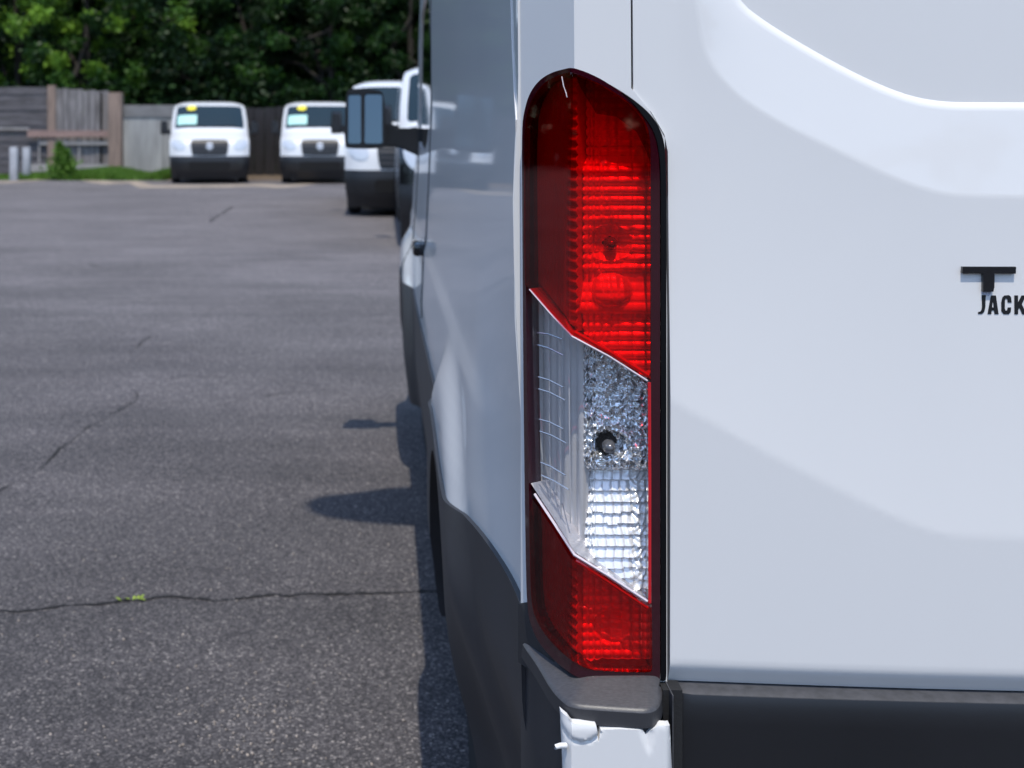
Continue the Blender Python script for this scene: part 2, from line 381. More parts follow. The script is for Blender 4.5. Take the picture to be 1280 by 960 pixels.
# door
C1 = [(868, -420), (868, -60), (880, 0), (886, 55), (905, 92), (950, 135), (1060, 192), (1130, 226), (1180, 243), (1230, 247), (1700, 249)]
C2 = [(905, -420), (905, -60), (930, 0), (970, 32), (1040, 75), (1100, 107), (1150, 127), (1190, 134), (1230, 135), (1700, 136)]
C3 = [(800, 478), (835, 500), (900, 536), (1000, 589), (1100, 638), (1150, 659), (1180, 667), (1230, 671), (1700, 676)]
def pdoor(x, y, Y=1.475): return ((x-VX)*Y/F, H-(y-VY)*Y/F)
c1 = chaikin([pdoor(*q) for q in C1], 2, False); c2 = chaikin([pdoor(*q) for q in C2], 2, False); c3 = np.array(chaikin([pdoor(*q) for q in C3], 2, False))
top = 2.6
reg1 = c1+[(1.6, top), (c1[0][0], top)]; reg2 = c2+[(1.6, top), (c2[0][0], top)]
DB = .797
def door_map(X, z, d):
    X = np.asarray(X, float); z = np.asarray(z, float)
    Xs = np.where(X > CX, 2*CX-X, X)
    Pq = np.stack([Xs, z], -1)
    i1 = inpoly(Pq, reg1); i2 = inpoly(Pq, reg2)
    d1 = polydist(Pq, c1, False); d2 = polydist(Pq, c2, False)
    f = np.where(i2, 1, np.where(i1, d1/(d1+d2+1e-9), 0))
    rec = .0130*f+.0045*np.where(i2, sm(0, .007, d2), 0)
    rec = rec-np.where(i2, .02*np.clip(d2, 0, .12)*.0, 0)
    h = z-np.interp(Xs, c3[:, 0], c3[:, 1])
    hc = np.clip(h, 0, .42); lx = sm(.285, .36, Xs)*.85+.15
    rec = rec+(.075*hc-.075*hc**2/.84)*lx
    rec = rec+.010*np.clip(-h, 0, .3)*lx                          # slight turn-under below the crease
    rec = rec+.55*np.clip(DB+.022-z, 0, 1)
    # edge roll-over beside the lamp and seam
    Y = KY+bow(Xs)*.95+rec-d-.001
    return np.stack([rear_shift(X, z), Y, z], -1)
ul = []
for q in [(792, 0), (792, 116), (815, 140), (832, 168), (836.5, 190), (837, 400), (837, 856)]:
    u, z = pix_pil(*q); ul.append((KX+u, z))
door_out = [(ul[0][0], 2.42)]+ul[:-1]+[(ul[-1][0], DB), (CX-.004, DB), (CX-.004, 2.42)]
left_parts.append(panel('rear_door', door_out, door_map, .0065, P, van, d1=0, d2=-.03, lines=[[tuple(q) for q in c3 if ul[-1][0]+.01 < q[0] < CX-.01], [q for q in c1 if q[0] < CX-.01 and q[1] < 2.40], [q for q in c2 if q[0] < CX-.01 and q[1] < 2.40], [q for q in shrink(c2, -.004)[1:-1] if q[0] < CX-.01 and q[1] < 2.38], [q for q in shrink(c1, .004)[1:-1] if q[0] < CX-.01 and q[1] < 2.38], [q for q in shrink(c1, -.004)[1:-1] if q[0] < CX-.01 and q[1] < 2.38], [q for q in shrink(c2, .0035)[1:-1] if q[0] < CX-.01 and q[1] < 2.38], [q for q in shrink(c2, .007)[1:-1] if q[0] < CX-.01 and q[1] < 2.38]], smooth=30, edge=.005))
# dark cavity behind the door gaps
left_parts.append(box('door_gap', (.262, .33, KY+.022, KY+.03, 1.525, 2.42), M['rubber'], van))
left_parts.append(box('door_gap', (.331, CX, KY+.022, KY+.03, .80, 2.42), M['rubber'], van))
tube('door_seal', [px(790.3, -700, 1.512), px(790.3, 0, 1.512), px(790.3, 60, 1.512), px(790, 122, 1.512)], .0032, M['rubber'], van)

# side: upper panel, cladding
clad_top = [(1.600, .853), (1.75, .848), (1.95, .838), (2.10, .815), (2.25, .800), (2.45, .800), (2.75, .835), (2.97, .817), (3.2, .79), (4.2, .765), (5.2, .755), (5.45, .775), (5.75, .79), (6.2, .77), (6.6, .74)]
clad_top = chaikin(clad_top, 2, False)
def arc(cy, cz, r, a0, a1, n=28): return [(cy+r*math.cos(math.radians(a0+(a1-a0)*k/n)), cz+r*math.sin(math.radians(a0+(a1-a0)*k/n))) for k in range(n+1)]
SEAM = 1.602
nose_edge = [(6.62, .74), (6.60, 1.0), (6.42, 1.09), (6.08, 1.24), (5.84, 1.65), (5.58, 2.06), (5.40, 2.29), (5.04, 2.40), (SEAM, 2.44)]
side_out = clad_top+nose_edge
win = chaikin([(4.42, 1.36), (5.55, 1.36), (5.78, 1.42), (5.52, 1.84), (5.38, 1.95), (4.42, 1.97)], 2)
left_parts.append(panel('side_panel', side_out, side_map, .03, P, van, holes=[win], d1=0, d2=-.02, smooth=35, stepv=.022, edge=.03))
left_parts.append(panel('side_window', win, side_map, .06, M['glass'], van, d1=-.006))
bottom = [(6.62, .30)]+[(ARCH[1][0]+AR, .30)]+arc(*ARCH[1], AR, 0, 180)+[(ARCH[1][0]-AR, .30), (ARCH[0][0]+AR, .30)]+arc(*ARCH[0], AR, 0, 180)+[(ARCH[0][0]-AR, .30), (1.68, .34), (1.600, .40)]
clad_poly = clad_top+[(6.62, .74)]+bottom
def clad_map(Y, z, d):
    p = side_map(Y, z, d); return p
left_parts.append(panel('side_cladding', clad_poly, clad_map, .03, M['clad'], van, d1=.007, d2=-.06, smooth=35, stepv=.025, edge=.025))
# panel seam beside the corner pillar: a fine bead that drifts forward near the top
seam_px = [(664, 752), (661.5, 600), (659.5, 400), (658, 250), (657, 175), (654.5, 150), (650, 110), (645.5, 60), (643, 0), (642, -300)]
pts = []
for x, y in seam_px:
    Yv = 1.603 if y > 140 else 1.603+(x*-1+657)*.0052
    z = H-(y-VY)*Yv/F; pts.append(Vector((float(sideX(Yv, z))-.0005, Yv, z)))
tube('panel_seam', pts, .0014, P, van, 6)
for yy, z0, z1 in ((4.34, .80, 2.1), (5.62, .80, 1.34)):
    zs = np.linspace(z0, z1, 24)
    tube('door_seam', [(float(sideX(yy, z))-.0002, yy, z) for z in zs], .0035, M['dark'], van, 6)
left_parts.append(box('door_handle', (float(sideX(4.5, 1.02))-.035, float(sideX(4.5, 1.02))+.01, 4.42, 4.62, 1.0, 1.045), M['gloss_black'], van, .012, 40))

# nose and roof: profile swept across
PROF = [(.10, .14, .26, 0), (.02, .34, .26, 0), (0, .56, .26, 0), (.03, .70, .28, 0), (.06, .95, .30, 0), (.11, 1.08, .30, .01), (.28, 1.17, .28, .04), (.78, 1.34, .30, .07), (1.20, 1.70, .27, .05), (1.56, 1.98, .26, .04), (1.80, 2.07, .22, .05), (2.2, 2.11, .10, .08), (3.5, 2.13, .02, .08), (5.58, 2.12, .0, .08)]
PROF_TALL = [(.14, .25, .34, 0), (.03, .42, .34, 0), (0, .56, .34, 0), (.03, .70, .34, 0), (.06, .95, .36, 0), (.12, 1.06, .38, .01), (.30, 1.15, .34, .05), (.72, 1.34, .28, .07), (1.02, 1.70, .22, .05), (1.30, 2.10, .20, .04), (1.52, 2.34, .16, .05), (1.95, 2.47, .10, .08), (3.5, 2.52, .02, .08), (5.58, 2.51, .0, .08)]
PROF_LOW = PROF
def set_prof(p):
    global PROF, _sl
    PROF = np.array(p); _sl = np.concatenate([[0], np.cumsum(np.hypot(np.diff(PROF[:, 0]), np.diff(PROF[:, 1])))])
set_prof(PROF_TALL)
def pz(z):                                              # profile length at height z on the front
    return float(np.interp(z, PROF[:, 1], _sl))
def nose_base(s, t, wfun):
    y = np.interp(t, _sl, PROF[:, 0]); z = np.interp(t, _sl, PROF[:, 1]); c = np.interp(t, _sl, PROF[:, 2]); dr = np.interp(t, _sl, PROF[:, 3])
    a = np.abs(s)**5.5
    ye = y+c*a; ze = z-dr*a
    w = wfun(y+c, z-dr)
    return np.stack([w*s, ye, ze], -1)
def nose_map_factory(wfun, xf):
    def f(s, t, d):
        s = np.asarray(s, float); t = np.asarray(t, float)
        e = 1e-3; p = nose_base(s, t, wfun)
        ds = nose_base(s+e, t, wfun)-nose_base(s-e, t, wfun); dt = nose_base(s, t+e, wfun)-nose_base(s, t-e, wfun)
        n = np.cross(ds, dt); n /= np.linalg.norm(n, axis=1)[:, None]+1e-12
        return xf(p+n*d)
    return f
def main_xf(p): return np.stack([CX+p[:, 0], FY-p[:, 1], p[:, 2]], -1)
def main_w(y, z): return CX-sideX(np.minimum(FY-np.asarray(y), 6.7), z)
def build_nose(root, nm, paint, T, bonnet=None):
    t_b = pz(.70)
    panel('front_bumper', [(-1, 0), (1, 0), (1, t_b), (-1, t_b)], nm, .08, M['bumper'], root, d1=.004, smooth=50, stepv=.07)
    t_c = pz(1.36) if bonnet else t_b
    if bonnet: panel('bonnet', [(-1, t_b), (1, t_b), (1, t_c), (-1, t_c)], nm, .08, bonnet, root, smooth=50, stepv=.10)
    panel('front_body', [(-1, t_c), (1, t_c), (1, T), (-1, T)], nm, .08, paint, root, smooth=50, stepv=.10)
    t0, t1 = pz(1.42), pz(1.985)
    ws = panel('windscreen', roundrect(-.90, .90, t0, t1, .08), nm, .08, M['wind'], root, d1=.006, d2=-.01, smooth=50)
    g = panel('grille', chaikin([(-.48, pz(1.0)), (-.47, pz(1.06)), (-.42, pz(1.07)+.05), (-.2, pz(1.07)+.06), (.2, pz(1.07)+.06), (.42, pz(1.07)+.05), (.47, pz(1.06)), (.48, pz(1.0)), (.44, pz(.74)), (.40, pz(.715)), (-.40, pz(.715)), (-.44, pz(.74))], 1), nm, .06, M['bumper'], root, d1=.012, d2=-.01)
    for zz in (.79, .87, .95, 1.03):
        panel('grille_bar', [(-.44, pz(zz)), (.44, pz(zz)), (.44, pz(zz)+.022), (-.44, pz(zz)+.022)], nm, .1, M['sealgrey'], g, d1=.022, d2=.01)
    panel('bonnet_seam', [(-.90, pz(1.10)+.03), (.90, pz(1.10)+.03), (.90, pz(1.10)+.045), (-.90, pz(1.10)+.045)], nm, .1, M['sealgrey'], root, d1=.003)
    panel('lower_intake', roundrect(-.52, .52, pz(.36), pz(.56), .06), nm, .1, M['dark'], root, d1=.010, d2=.0)
    for s in (-1, 1): panel('wiper', [(s*.05, pz(1.42)+.01), (s*.70, pz(1.42)+.05), (s*.70, pz(1.42)+.07), (s*.05, pz(1.42)+.03)], nm, .1, M['dark'], ws, d1=.02, d2=.008)
    panel('emblem', [(.085*math.cos(a*math.pi/12), pz(.95)+.085*1.2*math.sin(a*math.pi/12)) for a in range(24)], nm, .05, M['emblem'], g, d1=.02, d2=.0)
    for s in (-1, 1):
        panel('headlight', chaikin([(s*.60, pz(.86)), (s*.62, pz(1.05)), (s*.80, pz(1.07)+.06), (s*.96, pz(1.08)+.10), (s*.93, pz(.95)), (s*.80, pz(.84))], 2), nm, .05, M['headlight'], root, d1=.010, d2=-.01)
    return ws
M['emblem'] = mat('emblem_silver', (.62, .64, .68), .3, metal=.3)
M['headlight'] = mat('headlight_lens', (.62, .65, .70), .15, metal=.15, coat=1)
nm_main = nose_map_factory(main_w, main_xf)
build_nose(van, nm_main, P, _sl[-1])
# underbody floor keeps daylight out from below
box('underbody', (CX-.72, CX+.72, 1.62, 6.9, .34, .44), M['dark'], van)
for cy, cz in ARCH:
    for s in (-1, 1):
        bm = bmesh.new(); lathe(bm, [(.30, 0), (.52, .0), (.52, s*-.30), (.3, s*-.30)], 'X', (CX+s*(CX-.2-.0), cy, cz+.06), 36)
        # wheel-house liner is an open drum: remove the outer cap
        bmesh.ops.delete(bm, geom=[f for f in bm.faces if abs(f.normal.x) > .9 and abs(f.calc_center_median().x-(CX+s*(CX-.2))) < .02], context='FACES')
        link('wheel_liner', bm_mesh('wheel_liner', bm), M['dark'], van)
def make_wheel(root, x, cy, s, R=.352, w=.22):
    e = bpy.data.objects.new('wheel', None); C.objects.link(e); e.parent = root; e.location = Vector((x, cy, R))-world_loc(root); e.empty_display_size = .1
    bm = bmesh.new(); a = w/2
    lathe(bm, [(.205, -a*.8), (.215, -a), (.29, -a*1.06), (R-.02, -a*.92), (R, -a*.72), (R, a*.72), (R-.02, a*.92), (.29, a*1.06), (.215, a), (.205, a*.8)], 'X', (0, 0, 0), 48)
    for k in range(3):
        pass
    me = bm_mesh('tyre', bm); o = link('tyre', me, M['tyre'], None, 40); o.parent = e
    bm = bmesh.new(); lathe(bm, [(.02, s*a*.62), (.06, s*a*.66), (.075, s*a*.45), (.14, s*a*.30), (.17, s*a*.62), (.20, s*a*.80), (.208, s*a*.95), (.206, 0), (.03, 0)], 'X', (0, 0, 0), 40)
    o = link('rim', bm_mesh('rim', bm), M['rim'], None, 30); o.parent = e
    for k in range(5):
        t = 2*math.pi*k/5
        bm = bmesh.new(); lathe(bm, [(.011, s*a*.3), (.011, s*a*.62)], 'X', (0, .10*math.cos(t), .10*math.sin(t)), 8)
        o = link('wheel_nut', bm_mesh('wheel_nut', bm), M['rim'], None, 30); o.parent = e
    return e
for cy, cz in ARCH:
    for s in (-1, 1): make_wheel(van, CX+s*(CX-.205-.12), cy, s)

# wing mirror
def wing_mirror(root, cxm, cym, czm, w, h, face, arm_to, name='wing_mirror'):
    e = bpy.data.objects.new(name, None); C.objects.link(e); e.parent = root; e.location = Vector((cxm, cym, czm))-world_loc(root); e.empty_display_size = .1
    def mp(dep):
        def f(a, b, d): a = np.asarray(a, float); return np.stack([a, np.full(a.shape, dep)-face*d+face*.10*np.asarray(b, float)*(d == -.008), np.asarray(b, float)], -1)
        return f
    shape = chaikin([(-w*.50, -h*.46), (-w*.46, h*.42), (-w*.36, h*.5), (w*.30, h*.48), (w*.46, h*.40), (w*.5, -h*.40), (w*.42, -h*.5), (-w*.40, -h*.5)], 2)
    o = panel('housing', shape, lambda a, b, d: np.stack([np.asarray(a)*(1-.25*(np.asarray(d) < -.05)), np.zeros(len(a))+face*d*-1, np.asarray(b)*(1-.2*(np.asarray(d) < -.05))], -1), .04, M['bumper'], None, d1=-.10, d2=0, smooth=40); o.parent = e
    o = panel('bezel', shape, mp(0), .04, M['bumper'], None, holes=[roundrect(-w*.40, -w*.10, -h*.40, h*.40, w*.06), roundrect(-w*.01, w*.40, -h*.41, h*.41, w*.06)], d1=0, d2=-.02, smooth=40); o.parent = e
    for x0, x1 in ((-w*.405, -w*.095), (-w*.015, w*.405)):
        o = panel('mirror_glass', roundrect(x0, x1, -h*.415, h*.415, w*.06), mp(0), .05, M['chrome'], None, d1=-.008); o.parent = e
    v = Vector(arm_to)-Vector((cxm, cym, czm))
    bm = bmesh.new(); sx = 1 if v.x > 0 else -1; c8 = []
    for fx_, (z0, z1), (y0, y1) in ((sx*w*.38, (-h*.46, -h*.06), (.02, .09)), (v.x*.55, (-h*.47, -h*.16), (.03, .10)), (v.x, (-h*.66, -h*.16), (.03, .12))):
        c8.append([bm.verts.new((fx_, face*y, z)) for y, z in ((y0, z0), (y0, z1), (y1, z1), (y1, z0))])
    for A, B in zip(c8, c8[1:]):
        for k in range(4): bm.faces.new((A[k], A[(k+1) % 4], B[(k+1) % 4], B[k]))
    bm.faces.new(c8[0]); bm.faces.new(c8[-1])
    bmesh.ops.bevel(bm, geom=list(bm.edges), offset=.008, segments=2, affect='EDGES')
    o = link('arm', bm_mesh('arm', bm), M['bumper'], None, 40); o.parent = e
    return e
my = 5.6; a, b = px(430, 186, my), px(483, 110, my)
wing_mirror(van, (a.x+b.x)/2, my, (a.z+b.z)/2, b.x-a.x, b.z-a.z, 1, (float(sideX(my, 1.4))+.02, my+.10, 1.4))
wing_mirror(van, 2*CX-(a.x+b.x)/2, my, (a.z+b.z)/2, b.x-a.x, b.z-a.z, 1, (2*CX-float(sideX(my, 1.4))-.02, my+.10, 1.4))

# ---------------- tail lamp
lamp = bpy.data.objects.new('tail_lamp', None); C.objects.link(lamp); lamp.parent = van; lamp.empty_display_size = .05
lamp.location = Vector((KX, KY, .80))-Vector((CX, RY, 0))
def lamp_parent(o):
    o.data.transform(Matrix.Translation(-world_loc(lamp))); o.parent = lamp; return o
M['lens_red'] = lens_mat('red_lens', (.97, .036, .042))
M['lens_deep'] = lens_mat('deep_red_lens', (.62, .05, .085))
M['lens_clear'] = lens_mat('clear_lens', (.97, .975, .98))
M['rim_red'] = mat('dark_red_rim', (.030, .0012, .006), .10, coat=1, coat_r=.02)
M['gasket'] = mat('black_gasket', (.003, .003, .004), .45, spec=.2)
def reflector_mat(name, col, rough, metal, cell=None):
    m = mat(name, col, rough, metal)
    nt = m.node_tree; b = nt.nodes['Principled BSDF']; tc = nt.nodes.new('ShaderNodeTexCoord')
    if cell:
        v = nt.nodes.new('ShaderNodeTexVoronoi'); v.feature = 'SMOOTH_F1'; v.inputs['Scale'].default_value = cell[0]; v.inputs['Smoothness'].default_value = .3
        nt.links.new(tc.outputs['Object'], v.inputs[0])
        bp = nt.nodes.new('ShaderNodeBump'); bp.inputs['Strength'].default_value = cell[1]; bp.inputs['Distance'].default_value = cell[2]
        nt.links.new(v.outputs['Distance'], bp.inputs['Height']); nt.links.new(bp.outputs[0], b.inputs['Normal'])
    return m
M['refl_red'] = reflector_mat('reflector_satin', (.95, .95, .95), .30, .30)
M['refl_clear'] = reflector_mat('reflector_chrome', (.92, .92, .93), .17, .80, (115, .7, .010))
M['refl_side'] = reflector_mat('reflector_grey', (.62, .60, .60), .30, .25)
M['bulb'] = mat('bulb_glass', (.16, .16, .17), .12, metal=.4)
M['divider'] = mat('divider_rim', (.70, .60, .62), .15, coat=1)

inner = chaikin([(663, 165), (666, 140), (674, 120), (686, 104), (700, 96), (713, 91.5), (719, 90.5), (727, 94), (752, 107), (775, 121), (796, 138), (807, 156), (811, 178), (811, 210), (811, 500), (812, 700), (813, 820), (813, 833), (811, 836), (800, 836), (780, 836), (745, 834), (736, 832), (727, 827), (706, 811), (688, 791), (677, 772), (672, 755), (670, 720), (665, 500), (663, 250)], 2)
inner_uv = pp(inner)
def sorted_arc(poly, part):
    if part == 0:
        q = [p for p in poly if p[1] < 230]; return sorted([p for p in q if p[0] < 719], key=lambda p: (-p[1], p[0]))+sorted([p for p in q if p[0] >= 719], key=lambda p: (p[1], p[0]))
    q = [p for p in poly if p[1] > 690]; return sorted([p for p in q if p[0] > 740], key=lambda p: (p[1], -p[0]))+sorted([p for p in q if p[0] <= 740], key=lambda p: (-p[1], -p[0]))
L = lambda o: lamp_parent(o)
L(panel('lamp_rim', rim_uv, pil_map, .02, M['rim_red'], None, holes=[inner_uv], d1=.0085, d2=-.012, smooth=35, lines=[], edge=.012))
gas = [(u, z) for u, z in shrink(lamp_uv, -.0028)]; gas = [(min(u, pix_pil(836.3, 400)[0]), z) for u, z in gas]
L(panel('lamp_gasket', gas, pil_map, .02, M['gasket'], None, holes=[shrink(rim_uv, .002)], d1=.0045, d2=-.012, smooth=35, edge=.012))
ud = [(660, 352), (671, 362), (695, 391), (719, 418), (760, 443), (808, 473), (820, 480)]
ld = [(660, 600), (675, 616), (698, 652), (721, 690), (760, 718), (806, 749), (822, 760)]
def isect(poly, test):                                   # clip helper: lens outlines follow the two diagonals
    return poly
up_poly = pp([(664, 356)]+[q for q in inner if q[1] < 300 and q[0] < 690][::1][-3:]*0+[(662.5, 300)]+sorted_arc(inner, 0)+[(811.5, 474), (808, 471), (760, 441), (719, 416), (695, 389), (671, 360)])
cl_poly = pp([(672, 366), (696, 395), (720, 421), (760, 446), (807, 476), (807.5, 600), (807.5, 745), (760, 714), (723, 688), (700, 651), (677, 614), (674, 500)])
lo_poly = pp([(669, 640), (673, 622), (697, 658), (719, 695), (760, 722), (806, 753), (812, 757)]+[q for q in sorted_arc(inner, 1) if not (q[0] > 740 and q[1] < 760)])
crease = lambda y0, y1: [[(0, pix_pil(718, y0)[1]), (0, pix_pil(718, y1)[1])]]
def lens(name, poly, m, y0, y1, d=.010):
    return L(panel(name, poly, pil_map, .012, m, None, d1=d, d2=d-.006, lines=crease(y0, y1), smooth=25, edge=.012))
lens('red_lens', up_poly, M['lens_red'], 95, 413)
lens('clear_lens', cl_poly, M['lens_clear'], 424, 682, .0095)
lens('red_lens', lo_poly, M['lens_red'], 697, 818)
# smoked inner face on the side of the upper lens and the smoky top band
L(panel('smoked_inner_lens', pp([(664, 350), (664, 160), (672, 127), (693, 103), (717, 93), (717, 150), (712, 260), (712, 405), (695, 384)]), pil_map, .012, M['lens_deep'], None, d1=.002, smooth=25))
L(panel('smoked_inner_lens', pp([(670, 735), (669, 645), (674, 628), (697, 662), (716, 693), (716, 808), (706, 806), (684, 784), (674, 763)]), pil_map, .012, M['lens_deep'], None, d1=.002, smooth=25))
M['lens_smoke'] = lens_mat('smoky_lens', (.50, .32, .42))
L(panel('smoky_top_band', pp([(722, 95), (752, 108), (784, 129), (803, 150), (810, 173), (811, 200), (805, 185), (795, 165), (770, 146), (745, 142), (726, 108)]), pil_map, .012, M['lens_smoke'], None, d1=.004, smooth=25))
# divider rims along the two diagonals, drawn as thin raised beads
def bead(name, pts, r, m, d=.011):
    q = []
    for x, y in pts:
        u, z = pix_pil(x, y); q.append(Vector(pil_map(np.array([u]), np.array([z]), d)[0]))
    return L(tube(name, q, r, m, None, 6))
bead('divider_bead', [(669, 361), (695, 392), (719.5, 419), (760, 444), (807, 474)], .0013, M['divider'], .009)
bead('divider_bead', [(675, 616), (699, 653), (721.5, 690), (760, 717), (807, 748)], .0018, M['divider'], .009)
M['lens_edge'] = mat('red_lens_edge', (.60, .010, .018), .12, coat=1)
bead('lens_edge', [(720, 414), (760, 438), (809, 468)], .0030, M['lens_edge'], .006)
bead('lens_edge', [(809.5, 476), (810, 600), (810, 750)], .0020, M['lens_edge'], .009)
bead('lens_edge', [(722, 698), (760, 725), (808, 757)], .0026, M['lens_edge'], .006)
# dividing walls between the chambers
M['wall_grey'] = mat('chamber_wall', (.55, .53, .55), .25, metal=.3)
def chamber_wall(pts, off):
    pts = densify(pts, 4, False); V = []
    for x, y in pts:
        u, z = pix_pil(x, y+off)
        for d in (.006, -.050): V.append(tuple(pil_map(np.array([u]), np.array([z]), d)[0]))
    L(link('chamber_wall', mesh_of('chamber_wall', V, [(2*k, 2*k+1, 2*k+3, 2*k+2) for k in range(len(pts)-1)]), M['wall_grey'], None, 40))
chamber_wall([(668, 605), (675, 616), (698, 652), (721, 690), (760, 718), (806, 749)], -2)
chamber_wall([(668, 358), (671, 362), (695, 391), (719, 418), (760, 443), (808, 473)], 2)
# reflectors: height fields behind the lenses
us = np.arange(-.106, .108, .0013); zs = np.arange(.802, 1.516, .0016)
U, Z = np.meshgrid(us, zs)
udw = np.array(pp(ud)); ldw = np.array(pp(ld))
z_ud = np.interp(U, udw[:, 0], udw[:, 1]); z_ld = np.interp(U, ldw[:, 0], ldw[:, 1])
reg = np.where(Z > z_ud, 0, np.where(Z > z_ld, 1, 2))
def bump_rows(U, Z, pu, pz_): return np.abs(np.sin(math.pi*Z/pz_)), np.abs(np.sin(math.pi*U/pu))
def bowl(x, y, r, dep):
    u0, z0 = pix_pil(x, y); q = np.hypot((U-u0), (Z-z0))/r; return dep*np.clip(1-q**2, 0, 1)
rz, ru = bump_rows(U, Z, .0125, .0135)
D = np.full(U.shape, -.020)
rz, ru = bump_rows(U, Z, .0118, .0115)
left = sm(.052, .040, U+.006*np.sin(Z*60))
ribs = .0060*np.sqrt(rz)*(1-left)+.0090*np.sqrt(rz*ru+1e-9)*left
ribs = ribs-.0012*np.exp(-(((U+.001) % .0165-.008)/.0011)**2)*(1-left)+.0006*np.sin(U*410+3*np.sin(Z*37))*np.sin(Z*170)
zt = pix_pil(760, 205)[1]; zq = pix_pil(760, 345)[1]; zr = pix_pil(760, 392)[1]
calm = sm(zq+.006, zq, Z)*sm(zr-.004, zr, Z)                      # smoother reflector strip under the bulb
slope = .010*sm(zq, zr, Z)
u0b, z0b = pix_pil(765, 306); rb = np.hypot((U-u0b)/1.35, Z-z0b)
D0 = -.024+ribs*(1-.75*calm)+slope*calm-.014*np.clip(1-(rb/.021)**2, 0, 1)**.5-.003*np.exp(-((rb-.024)/.004)**2)
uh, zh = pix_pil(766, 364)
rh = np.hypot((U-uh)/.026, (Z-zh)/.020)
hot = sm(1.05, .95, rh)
D0 = D0+np.sqrt(np.clip(1-rh**2, 0, 1))*.0125*(1-.10*np.abs(np.sin(math.pi*U/.0085)))                      # bulging prism block that catches the sun
D0 = D0-.010*sm(zt-.004, zt+.006, Z)
wob = .0016*np.sin(U*520+2.2*np.sin(Z*210))*np.sin(Z*430+1.7*np.sin(U*260))
r2, u2 = bump_rows(U, Z, .0085, .0085)
D1 = -.028+.0045*np.sqrt(r2*u2)+2.4*wob-.020*np.clip(1-(np.hypot((U-pix_pil(766, 562)[0])/1.5, Z-pix_pil(766, 562)[1])/.0165)**4, 0, 1)
low = sm(pix_pil(760, 590)[1], pix_pil(760, 600)[1], Z)
D1 = D1*(1-low)+low*(-.040+.0020*np.sqrt(np.abs(np.sin(math.pi*(U+.0015*np.sin(Z*150))/.0105)))-.80*((Z+.0004*np.sin(U*160)) % .0125)*.55-.0+.020*sm(pix_pil(760, 590)[1], pix_pil(760, 730)[1], Z)+1.2*wob*sm(.030, .02, U)+1.2*wob*sm(.066, .076, U)+.10*wob)
r3, u3 = bump_rows(U, Z, .012, .0105)
D2 = -.022+.005*np.sqrt(r3*u3+1e-9)-bowl(768, 790, .022, .012)
sideflat = -.018+.0035*np.abs(np.sin(math.pi*U/.016))
Dm = np.where(reg == 0, D0, np.where(reg == 1, D1, D2))
Dm = np.where(U < .000, np.where(reg == 1, sideflat-.006, -.012+.0012*np.abs(np.sin(math.pi*U/.0045))+.006*sm(-.030, -.004, U)*np.abs(np.sin(math.pi*Z/.012))), Dm)
Pm = pil_map(U.ravel(), Z.ravel(), Dm.ravel())
nu, nz = len(us), len(zs)
ii = (np.arange(nz-1)[:, None]*nu+np.arange(nu-1)[None, :]).ravel()
quads = np.stack([ii, ii+1, ii+nu+1, ii+nu], -1)
rc = reg[:-1, :-1].ravel(); uc = U[:-1, :-1].ravel()
def sub(name, keep, m, smooth=True):
    q = quads[keep]; ids, inv = np.unique(q, return_inverse=True); inv = inv.reshape(q.shape)
    me = bpy.data.meshes.new(name); me.from_pydata(Pm[ids].tolist(), [], inv.tolist()); me.update()
    return L(link(name, me, m, None, 80))
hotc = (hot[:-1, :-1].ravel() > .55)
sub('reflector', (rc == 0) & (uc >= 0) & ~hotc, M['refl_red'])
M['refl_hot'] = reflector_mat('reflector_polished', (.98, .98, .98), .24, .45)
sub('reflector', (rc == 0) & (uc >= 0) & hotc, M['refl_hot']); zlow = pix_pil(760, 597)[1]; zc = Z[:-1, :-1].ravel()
sub('reflector', (rc == 1) & (uc >= 0) & (zc >= zlow), M['refl_clear'])
M['refl_bright'] = reflector_mat('reflector_bright', (.97, .97, .98), .22, .30)
sub('reflector', (rc == 1) & (uc >= 0) & (zc < zlow), M['refl_bright']); sub('reflector', (rc == 2) & (uc >= 0), M['refl_red'])
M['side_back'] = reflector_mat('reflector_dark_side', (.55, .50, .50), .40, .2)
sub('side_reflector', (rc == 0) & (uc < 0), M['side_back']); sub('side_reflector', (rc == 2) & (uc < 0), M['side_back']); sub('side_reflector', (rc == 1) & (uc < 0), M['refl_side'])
for x, y, rr in ((768, 307, .0085), (766, 565, .0085)):
    u, z = pix_pil(x, y); c = Vector(pil_map(np.array([u]), np.array([z]), -.030)[0])
    bm = bmesh.new(); lathe(bm, [(rr*1.5, .03), (rr*1.5, .012), (rr, .010), (rr, .002)], 'Y', c, 20); L(link('bulb_socket', bm_mesh('bulb_socket', bm), M['dark'], None, 40))
    bm = bmesh.new(); lathe(bm, [(rr*.9, .004), (rr*.95, -.006), (rr*.7, -.013), (rr*.25, -.017)], 'Y', c, 20); L(link('bulb', bm_mesh('bulb', bm), M['bulb'], None, 60))
